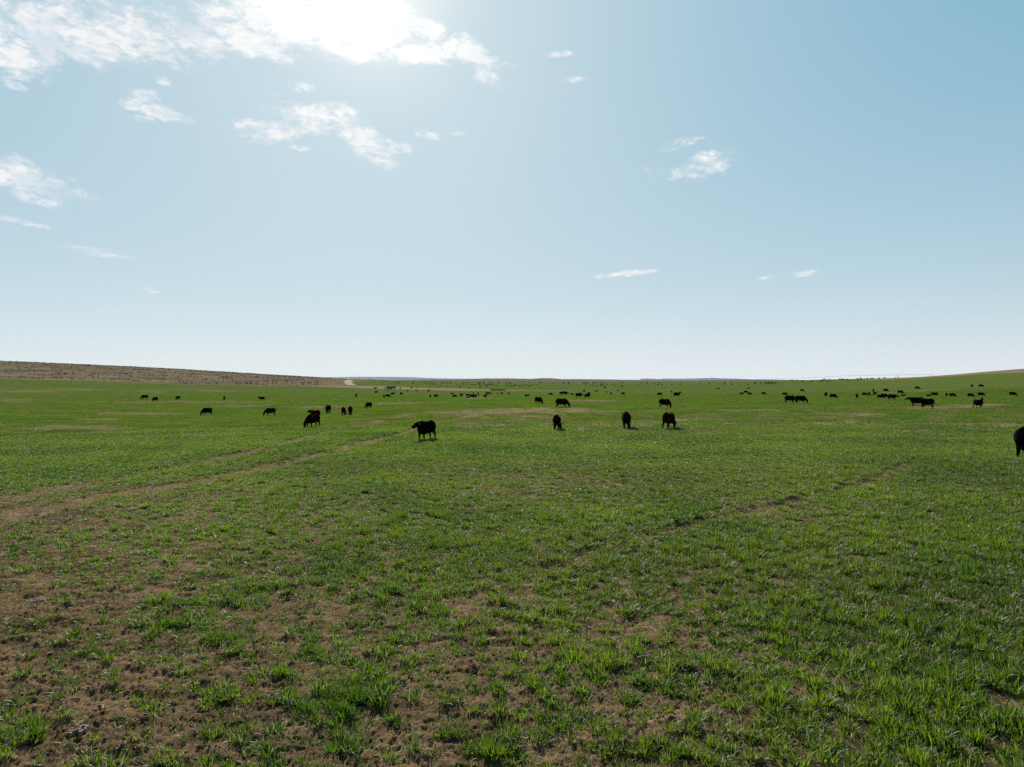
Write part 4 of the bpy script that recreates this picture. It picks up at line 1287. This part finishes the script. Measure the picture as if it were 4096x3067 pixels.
# ------------------------------------------------------------------ built things, far across the field
class MB:
    def __init__(self):
        self.v, self.f = [], []
    def box(self, c, s, rz=0.0, taper=1.0):
        i = len(self.v)
        ca, sa = math.cos(rz), math.sin(rz)
        for dz_ in (-1, 1):
            k_ = taper if dz_ > 0 else 1.0
            for dx_, dy_ in ((-1, -1), (1, -1), (1, 1), (-1, 1)):
                a, b = dx_ * s[0] / 2 * k_, dy_ * s[1] / 2 * k_
                self.v.append((c[0] + a * ca - b * sa, c[1] + a * sa + b * ca, c[2] + dz_ * s[2] / 2))
        self.f += [(i, i+3, i+2, i+1), (i+4, i+5, i+6, i+7), (i, i+1, i+5, i+4), (i+1, i+2, i+6, i+5), (i+2, i+3, i+7, i+6), (i+3, i, i+4, i+7)]
        return self
    def bar(self, a, b, r, n=8):
        A, B = Vector(a), Vector(b)
        t = (B - A).normalized()
        u = t.cross(Vector((0, 0, 1)) if abs(t.z) < .9 else Vector((1, 0, 0))).normalized()
        w = t.cross(u)
        i = len(self.v)
        for P in (A, B):
            for j in range(n):
                q = 2 * math.pi * j / n
                self.v.append(tuple(P + u * (r * math.cos(q)) + w * (r * math.sin(q))))
        for j in range(n):
            k_ = (j + 1) % n
            self.f.append((i + j, i + k_, i + n + k_, i + n + j))
        self.f.append(tuple(i + j for j in reversed(range(n))))
        self.f.append(tuple(i + n + j for j in range(n)))
        return self
    def disc(self, c, axis, r, w, n=18):
        a = Vector(axis).normalized() * (w / 2)
        return self.bar(Vector(c) - a, Vector(c) + a, r, n)
    def gable(self, c, s, ridge, over=0.2):
        """roof of two slopes with thickness: c is the middle of the eaves plane, the ridge runs along x"""
        x, y, t = s[0] / 2 + over, s[1] / 2 + over, .08
        for sy in (-1, 1):
            i = len(self.v)
            for dz_ in (0, t):
                self.v += [(c[0] - x, c[1] + sy * y, c[2] + dz_), (c[0] + x, c[1] + sy * y, c[2] + dz_), (c[0] + x, c[1], c[2] + ridge + dz_), (c[0] - x, c[1], c[2] + ridge + dz_)]
            self.f += [(i, i+1, i+2, i+3), (i+4, i+7, i+6, i+5), (i, i+4, i+5, i+1), (i+1, i+5, i+6, i+2), (i+2, i+6, i+7, i+3), (i+3, i+7, i+4, i)]
        return self
    def build(self, name, mat, parent=None, smooth=False):
        me = bpy.data.meshes.new(name)
        me.from_pydata(self.v, [], self.f)
        me.update()
        bm_ = None
        if smooth:
            me.polygons.foreach_set("use_smooth", np.ones(len(me.polygons), dtype=bool))
        me.materials.append(mat)
        o = bpy.data.objects.new(name, me)
        COL.objects.link(o)
        if parent is not None:
            o.parent = parent
        return o

def thing(name, loc, label, cat, rz=0.0, group=None):
    o = bpy.data.objects.new(name, None)
    COL.objects.link(o)
    o.location = loc
    o.rotation_euler = (0, 0, rz)
    o.empty_display_size = .3
    o['label'] = label
    o['category'] = cat
    if group:
        o['group'] = group
    return o

M_WHITE = plain_mat("white_paint", (.40, .40, .39), .9, .0, .06, 1.5)
M_GALV = plain_mat("galvanised_steel", (.14, .15, .16), .8, .1, .12, 8.0)
M_TYRE = plain_mat("tyre_rubber", (.022, .022, .022), .85, .2, .2)
M_GREY = plain_mat("grey_paint", (.20, .22, .23), .6, .3, .15, 3.0)
M_WOOD = plain_mat("weathered_wood", (.16, .125, .105), .9, .1, .3, 5.0)
M_DWOOD = plain_mat("dark_wood", (.075, .058, .045), .9, .1, .3, 5.0)
M_DARK = plain_mat("dark_metal", (.035, .035, .038), .6, .3, .2)
M_DUNG = plain_mat("dry_dung", (.26, .23, .195), .95, .08, .3, 30.0)
M_DUNG2 = plain_mat("dark_dung", (.030, .024, .018), .8, .2, .35, 30.0)

# --- irrigation pivot along the right skyline
TOW = [(3030, 1519.5, 1250), (3166, 1516, 1160), (3296, 1509.5, 1040), (3440, 1503, 930), (3587, 1501.5, 985), (3735, 1503, 1120)]
tp, hp = [], []
for px, py, d in TOW:
    u = (px - CX) / F_PX
    p = Vector((u * d, d, float(land(u * d, d))))
    tp.append(p)
    hp.append(max(CAM_Z + d * (HY - py) / F_PX - p.z, 2.6))
print("pivot heights", [round(h, 1) for h in hp])
piv = thing('irrigation_pivot', tp[0], "long thin irrigation pipe on wheeled towers along the right skyline", "irrigation pivot")
o0 = tp[0]
tops = [p - o0 + Vector((0, 0, h)) for p, h in zip(tp, hp)]
for a, b in zip(tops[:-1], tops[1:]):
    mb, tr_ = MB(), MB()
    n = 14
    prev = None
    L = (b - a).length
    side = (b - a).normalized().cross(Vector((0, 0, 1))).normalized()
    chord = []
    for i in range(n + 1):
        t = i / n
        arch = math.sin(math.pi * t)
        p = a.lerp(b, t) + Vector((0, 0, .5 * arch))
        lo = p - Vector((0, 0, .6 * arch))
        chord.append((p, lo))
    for (p, lo), (q, lq) in zip(chord[:-1], chord[1:]):
        mb.bar(p, q, .10, 8)
        tr_.bar(lo + side * .6, lq + side * .6, .035, 5)
        tr_.bar(lo - side * .6, lq - side * .6, .035, 5)
        tr_.bar(q, lq + side * .6, .03, 5)
        tr_.bar(q, lq - side * .6, .03, 5)
    po = mb.build('span_pipe', M_GALV, piv, True)
    tr_.build('truss', M_GALV, po)
for i, p in enumerate(tp):
    b = p - o0
    t = tops[i]
    along = ((tops[min(i + 1, len(tops) - 1)] - tops[max(i - 1, 0)])).normalized()
    run = along.cross(Vector((0, 0, 1))).normalized()
    m_ = MB()
    for s in (-1, 1):
        m_.bar(t, b + run * (s * 2.0) + Vector((0, 0, .75)), .085)
        m_.bar(t + along * .5, b + run * (s * 2.0) + Vector((0, 0, .75)), .05)
    m_.bar(b + run * -2.3 + Vector((0, 0, .75)), b + run * 2.3 + Vector((0, 0, .75)), .10)
    m_.bar(b + run * -1.0 + Vector((0, 0, 2.4)), b + run * 1.0 + Vector((0, 0, 2.4)), .05)
    tw = m_.build('tower', M_GALV, piv)
    for s in (-1, 1):
        c = b + run * (s * 2.1) + Vector((0, 0, .6))
        wv = MB().disc(c, along, .62, .32).build('wheel', M_TYRE, tw)
        MB().box(c + along * .25 + Vector((0, 0, .15)), (.35, .35, .35)).build('gearbox', M_DARK, tw)

# --- stock trailer by the dirt road
p, _ = ground_at_px(1565, 1555)
k_ = p.y / F_PX
LT = 34 * k_
tr = thing('stock_trailer', p, "white slatted stock trailer parked on the dirt road left of centre", "trailer", R(6))
body = MB()
wz = [(.62, .5), (1.02, .10), (1.32, .10), (1.62, .10), (1.95, .14)]
for zc, h in wz:
    for sy in (-1, 1):
        body.box((0, sy * 1.05, zc + .15), (LT, .05, h))
for i in range(7):
    for sy in (-1, 1):
        body.box((-LT / 2 + LT * i / 6, sy * 1.09, 1.3), (.10, .05, 1.55))
body.box((0, 0, .55), (LT, 2.1, .12))
body.box((LT / 2 + .04, 0, 1.35), (.06, 2.2, 1.6)).box((-LT / 2 - .04, 0, 1.35), (.06, 2.2, 1.6))
body.build('body', M_WHITE, tr)
MB().box((0, 0, 2.22), (LT + .1, 2.26, .08)).box((0, 0, 2.3), (LT - .3, 1.8, .06)).build('roof', M_WHITE, tr)
MB().box((0, 0, 1.3), (LT - .3, 1.2, 1.2)).build('shade_load', M_DARK, tr)['label'] = "dark box for the animals and shade between the white slats"  # solid dark box put in for the shade and animals behind the slats
MB().bar((LT / 2, .5, .5), (LT / 2 + 1.5, 0, .5), .05).bar((LT / 2, -.5, .5), (LT / 2 + 1.5, 0, .5), .05).bar((LT / 2 + 1.4, 0, .5), (LT / 2 + 1.4, 0, 0), .04).build('drawbar', M_DARK, tr)
for sx in (-.45, .45):
    for sy in (-1, 1):
        MB().disc((sx - .4, sy * 1.12, .38), (0, 1, 0), .38, .24).build('wheel', M_TYRE, tr)

# --- plank fence with posts, and the grey tank at its end
p, _ = ground_at_px(1990, 1560)
k_ = p.y / F_PX
LF = 52 * k_
pf = thing('plank_fence', p, "low pinkish grey plank fence standing alone in the middle of the field", "fence")
pl_ = MB()
for zc in (.22, .52, .82):
    pl_.box((0, -.06, zc), (LF, .05, .26))
pl_.build('plank_panel', M_WOOD, pf)
for i in range(7):
    MB().bar((-LF / 2 + LF * i / 6, .04, -.1), (-LF / 2 + LF * i / 6, .04, 1.75 if i == 3 else 1.15), .09).build('post', M_DWOOD, pf)
p, _ = ground_at_px(2020, 1560)
gp = thing('gate_post', p, "thick dark gate post standing just right of the plank fence", "post")
MB().bar((0, 0, -.1), (0, 0, 1.5), .17, 10).box((0, 0, 1.53), (.40, .40, .07)).build('shaft', M_DWOOD, gp, False)
MB().bar((.55, 0, -.1), (.55, 0, 1.05), .10, 8).bar((0, 0, .9), (.55, 0, .9), .05, 6).build('brace', M_DWOOD, gp)
p, _ = ground_at_px(1966, 1557)
tk = thing('water_tank', p, "tall grey tank standing at the left end of the plank fence", "tank")
ht_ = 9 * p.y / F_PX
MB().disc((0, 0, ht_ / 2 + .1), (0, 0, 1), .42, ht_, 20).build('drum', M_GREY, tk, False)
MB().disc((0, 0, ht_ + .14), (0, 0, 1), .46, .08, 20).disc((0, 0, ht_ + .22), (0, 0, 1), .15, .1, 12).build('lid', M_GREY, tk)
MB().disc((0, 0, .05), (0, 0, 1), .5, .12, 20).build('base', M_DWOOD, tk)
p, _ = ground_at_px(1719, 1558)
po = thing('fence_post', p, "lone dark fence post beside the dirt road left of centre", "post")
MB().bar((0, 0, -.1), (0, 0, 1.35), .09, 10).build('shaft', M_DWOOD, po)
MB().bar((-.10, 0, 1.0), (.10, 0, 1.0), .02, 6).bar((-.10, 0, .6), (.10, 0, .6), .02, 6).build('wire_staple', M_GALV, po)

# --- low buildings on the crest of the brown hill
def shed(px0, px1, py, hpx, label, wall, roof):
    p, _ = ground_at_px((px0 + px1) / 2, py)
    k_ = p.y / F_PX
    Lx, h = (px1 - px0) * k_, hpx * k_
    s = thing('long_shed', p, label, "shed", 0.0)
    w_ = MB().box((0, 0, h / 2 - .2), (Lx, 5, h + .4))
    for sx in (-1, 1):           # gable ends
        i = len(w_.v)
        w_.v += [(sx * Lx / 2, -2.5, h), (sx * Lx / 2, 2.5, h), (sx * Lx / 2, 0, h + .5), (sx * (Lx / 2 - .1), -2.5, h), (sx * (Lx / 2 - .1), 2.5, h), (sx * (Lx / 2 - .1), 0, h + .5)]
        w_.f += [(i, i+1, i+2), (i+3, i+5, i+4), (i, i+3, i+4, i+1), (i+1, i+4, i+5, i+2), (i+2, i+5, i+3, i)]
    w_.build('wall', wall, s)
    MB().gable((0, 0, h), (Lx, 5), .5).build('roof', roof, s)
    MB().box((Lx * .2, -2.52, h * .42), (min(2.2, Lx * .3), .06, h * .8)).build('door', M_GREY, s)
shed(1371.5, 1381.5, 1516.8, .9, "left one of two long low white sheds on the crest of the brown hill", M_WHITE, M_WHITE)
shed(1384, 1392.5, 1516.8, .9, "right one of two long low white sheds on the crest of the brown hill", M_WHITE, M_WHITE)
shed(1393, 1396.5, 1517, 1.3, "small dark shed beside the white sheds on the brown hill", M_DARK, M_DARK)

# --- the pale track that climbs the end of the brown hill
def ribbon(name, pts, width, mat, label):
    W_ = [ground_at_px(*q)[0] for q in pts]
    P = []
    for a, b in zip(W_[:-1], W_[1:]):
        for i in range(12):
            P.append(a.lerp(b, i / 12))
    P.append(W_[-1])
    V, F = [], []
    for i, q in enumerate(P):
        t = (P[min(i + 1, len(P) - 1)] - P[max(i - 1, 0)])
        sd = Vector((t.y, -t.x, 0)).normalized()
        w = width * (1 + .25 * math.sin(i * 1.7))
        for s in (-1, 1):
            r = q + sd * (s * w / 2)
            V.append((r.x, r.y, float(land(r.x, r.y)) + .10))
        if i:
            k2 = 2 * i
            F.append((k2 - 2, k2 - 1, k2 + 1, k2))
    me = bpy.data.meshes.new(name)
    me.from_pydata(V, [], F)
    me.materials.append(mat)
    return link(name, me, kind='structure', label=label)
M_PALE = rangeland_material("pale_gravel", (.26, .22, .175), (.32, .28, .23), (.21, .17, .12))
ribbon('track', [(1404, 1521), (1397, 1524), (1390, 1528), (1392, 1530.5), (1400, 1534.5), (1411, 1538.5)], 9.0, M_PALE, "pale gravel track zigzagging up the end of the brown hill")

# --- dung on the near soil
def pat(px, py, r, mat, label, seed, cracked=True):
    p, _ = ground_at_px(px, py)
    z0 = float(p.z + clods(np.array([p.x]), np.array([p.y]))[0])
    rg = random.Random(seed)
    V, F = [], []
    m_ = MB()
    n = 26 if cracked else 20
    for i in range(n):
        a, rr = rg.uniform(0, 6.283), r * math.sqrt(rg.random())
        sx = r * rg.uniform(.22, .40)
        c = (rr * math.cos(a), rr * math.sin(a), .018 + rg.uniform(-.004, .012))
        k0 = rg.randint(5, 7)
        base = len(m_.v)
        ph = rg.uniform(0, 6.28)
        tl = (rg.uniform(-.3, .3), rg.uniform(-.3, .3))
        for lev, sc_ in ((-.02, 1.0), (.010, 1.0), (.020, .72)):
            for j in range(k0):
                q = ph + 6.283 * j / k0
                jx, jy = sx * sc_ * .5 * math.cos(q), sx * sc_ * .5 * math.sin(q)
                m_.v.append((c[0] + jx, c[1] + jy, c[2] + lev + jx * tl[0] + jy * tl[1]))
        for lv in range(2):
            for j in range(k0):
                j2 = (j + 1) % k0
                m_.f.append((base + lv * k0 + j, base + lv * k0 + j2, base + (lv + 1) * k0 + j2, base + (lv + 1) * k0 + j))
        m_.f.append(tuple(base + 2 * k0 + j for j in range(k0)))
    o = m_.build('dung_pat', mat)
    o.location = (p.x, p.y, z0)
    o['label'] = label
    o['category'] = "dung"
    return o
pat(312, 2938, .105, M_DUNG, "pale cracked dried dung pat on bare soil at bottom left", 3)
pat(2725, 2682, .13, M_DUNG2, "dark crumbled dung among the tufts at bottom right of centre", 4)
pat(140, 2415, .12, M_DUNG, "pale flattened dung on the bare soil at the left edge", 6)
# ------------------------------------------------------------------ far ridges and the air
def ridge(name, label, pts, dist, depth, mat, base=-14.0, seed=1, rough=1.0):
    """a range of real hills: crest heights given by picture rows, rising from the plain and falling behind"""
    pxs = np.array([p[0] for p in pts], float)
    pys = np.array([p[1] for p in pts], float)
    cols = np.linspace(pxs[0], pxs[-1], 260)
    crest_py = np.interp(cols, pxs, pys)
    fr = np.linspace(0, 1, 26)
    V = []
    for f in fr:
        prof = math.sin(min(f / .55, 1.0) * math.pi / 2) ** 1.4 if f < .55 else math.cos((f - .55) / .45 * math.pi / 2) ** 1.2
        d = dist + (f - .55) * depth
        u = (cols - CX) / F_PX
        top = CAM_Z + dist * (HY - crest_py) / F_PX
        wob = fbm(cols / 60.0 + seed * 7, f * 6 + 0 * cols, 100 + seed, 4) * rough
        hh = base + (top - base) * np.clip(prof + (wob * .25 * (1 - prof) * prof * 4), 0, 1) + wob * (top - base) * .05
        edge = sstep(cols, pxs[0], pxs[0] + 30) * (1 - sstep(cols, pxs[-1] - 30, pxs[-1]))
        hh = base + (hh - base) * edge
        V.append(np.stack([u * d, 0 * u + d, hh], 1))
    V = np.concatenate(V)
    nc = len(cols)
    ii = np.arange(len(fr) * nc).reshape(len(fr), nc)
    F = np.stack([ii[:-1, :-1], ii[:-1, 1:], ii[1:, 1:], ii[1:, :-1]], -1).reshape(-1, 4)
    me = mesh_np(name, V, F, mat)
    return link(name, me, kind='structure', label=label)

M_RIDGE = rangeland_material("far_rangeland", (0.085, 0.066, 0.052), (0.125, 0.10, 0.078), (0.06, 0.054, 0.04))
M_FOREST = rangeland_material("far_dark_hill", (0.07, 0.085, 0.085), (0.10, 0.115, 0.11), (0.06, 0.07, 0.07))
ridge('far_hills', "low brown hills beyond the far edge of the field",
      [(1560, 1523), (1700, 1520), (1850, 1518.5), (1940, 1515.5), (2040, 1515), (2120, 1517), (2165, 1514.5), (2200, 1514.5), (2250, 1518), (2330, 1518), (2420, 1519), (2520, 1520.5), (2620, 1521.5), (2760, 1522.5), (2900, 1520), (2990, 1519), (3060, 1519.5), (3160, 1521), (3300, 1522), (3420, 1523)],
      4300, 1500, M_RIDGE, seed=2)
ridge('blue_hills', "hazy blue hills on the horizon right of centre",
      [(2540, 1519.5), (2565, 1516), (2590, 1515), (2610, 1516), (2640, 1517.5), (2655, 1515.5), (2700, 1516), (2740, 1515.8), (2770, 1515), (2800, 1514.2), (2835, 1513), (2850, 1512.6), (2880, 1514.5), (2920, 1515.5), (2960, 1516.4), (3010, 1519.5), (3060, 1522)],
      24000, 3500, M_FOREST, seed=3)
ridge('blue_range', "pale blue range on the horizon left of centre",
      [(1180, 1512), (1360, 1510), (1420, 1508.6), (1500, 1508.6), (1600, 1509.2), (1660, 1510.5), (1700, 1512.5), (1760, 1515), (1850, 1516), (1950, 1517.5), (2100, 1520)],
      30000, 4000, M_FOREST, seed=4)
ridge('blue_knoll', "small dark blue knoll at the end of the brown hill",
      [(1392, 1521), (1405, 1518.5), (1425, 1518), (1440, 1520.5), (1460, 1520.5), (1470, 1517.6), (1480, 1516.6), (1487, 1518), (1500, 1521.5), (1530, 1523)],
      7200, 700, M_FOREST, seed=5)

m_haze = bpy.data.materials.new("air")
m_haze.use_nodes = True
m_haze.node_tree.nodes.clear()
k = NT(m_haze.node_tree)
ho = k.n('ShaderNodeOutputMaterial')
pv = k.n('ShaderNodeVolumePrincipled')
pv.inputs['Color'].default_value = (0.78, 0.89, 1.0, 1)
pv.inputs['Density'].default_value = 1.2e-5
pv.inputs['Anisotropy'].default_value = 0.0
k.ln(pv.outputs[0], ho.inputs['Volume'])
X0, X1, Y0, Y1, Z0, Z1 = -38000, 38000, -38000, 38000, -20.0, 190.0
hv = np.array([(a, b, c) for a in (X0, X1) for b in (Y0, Y1) for c in (Z0, Z1)], float)
hf = np.array([(0, 1, 3, 2), (4, 6, 7, 5), (0, 4, 5, 1), (2, 3, 7, 6), (0, 2, 6, 4), (1, 5, 7, 3)])
link('haze', mesh_np('haze', hv, hf, m_haze, smooth=False), kind='stuff', label="thin haze lying over the plain")
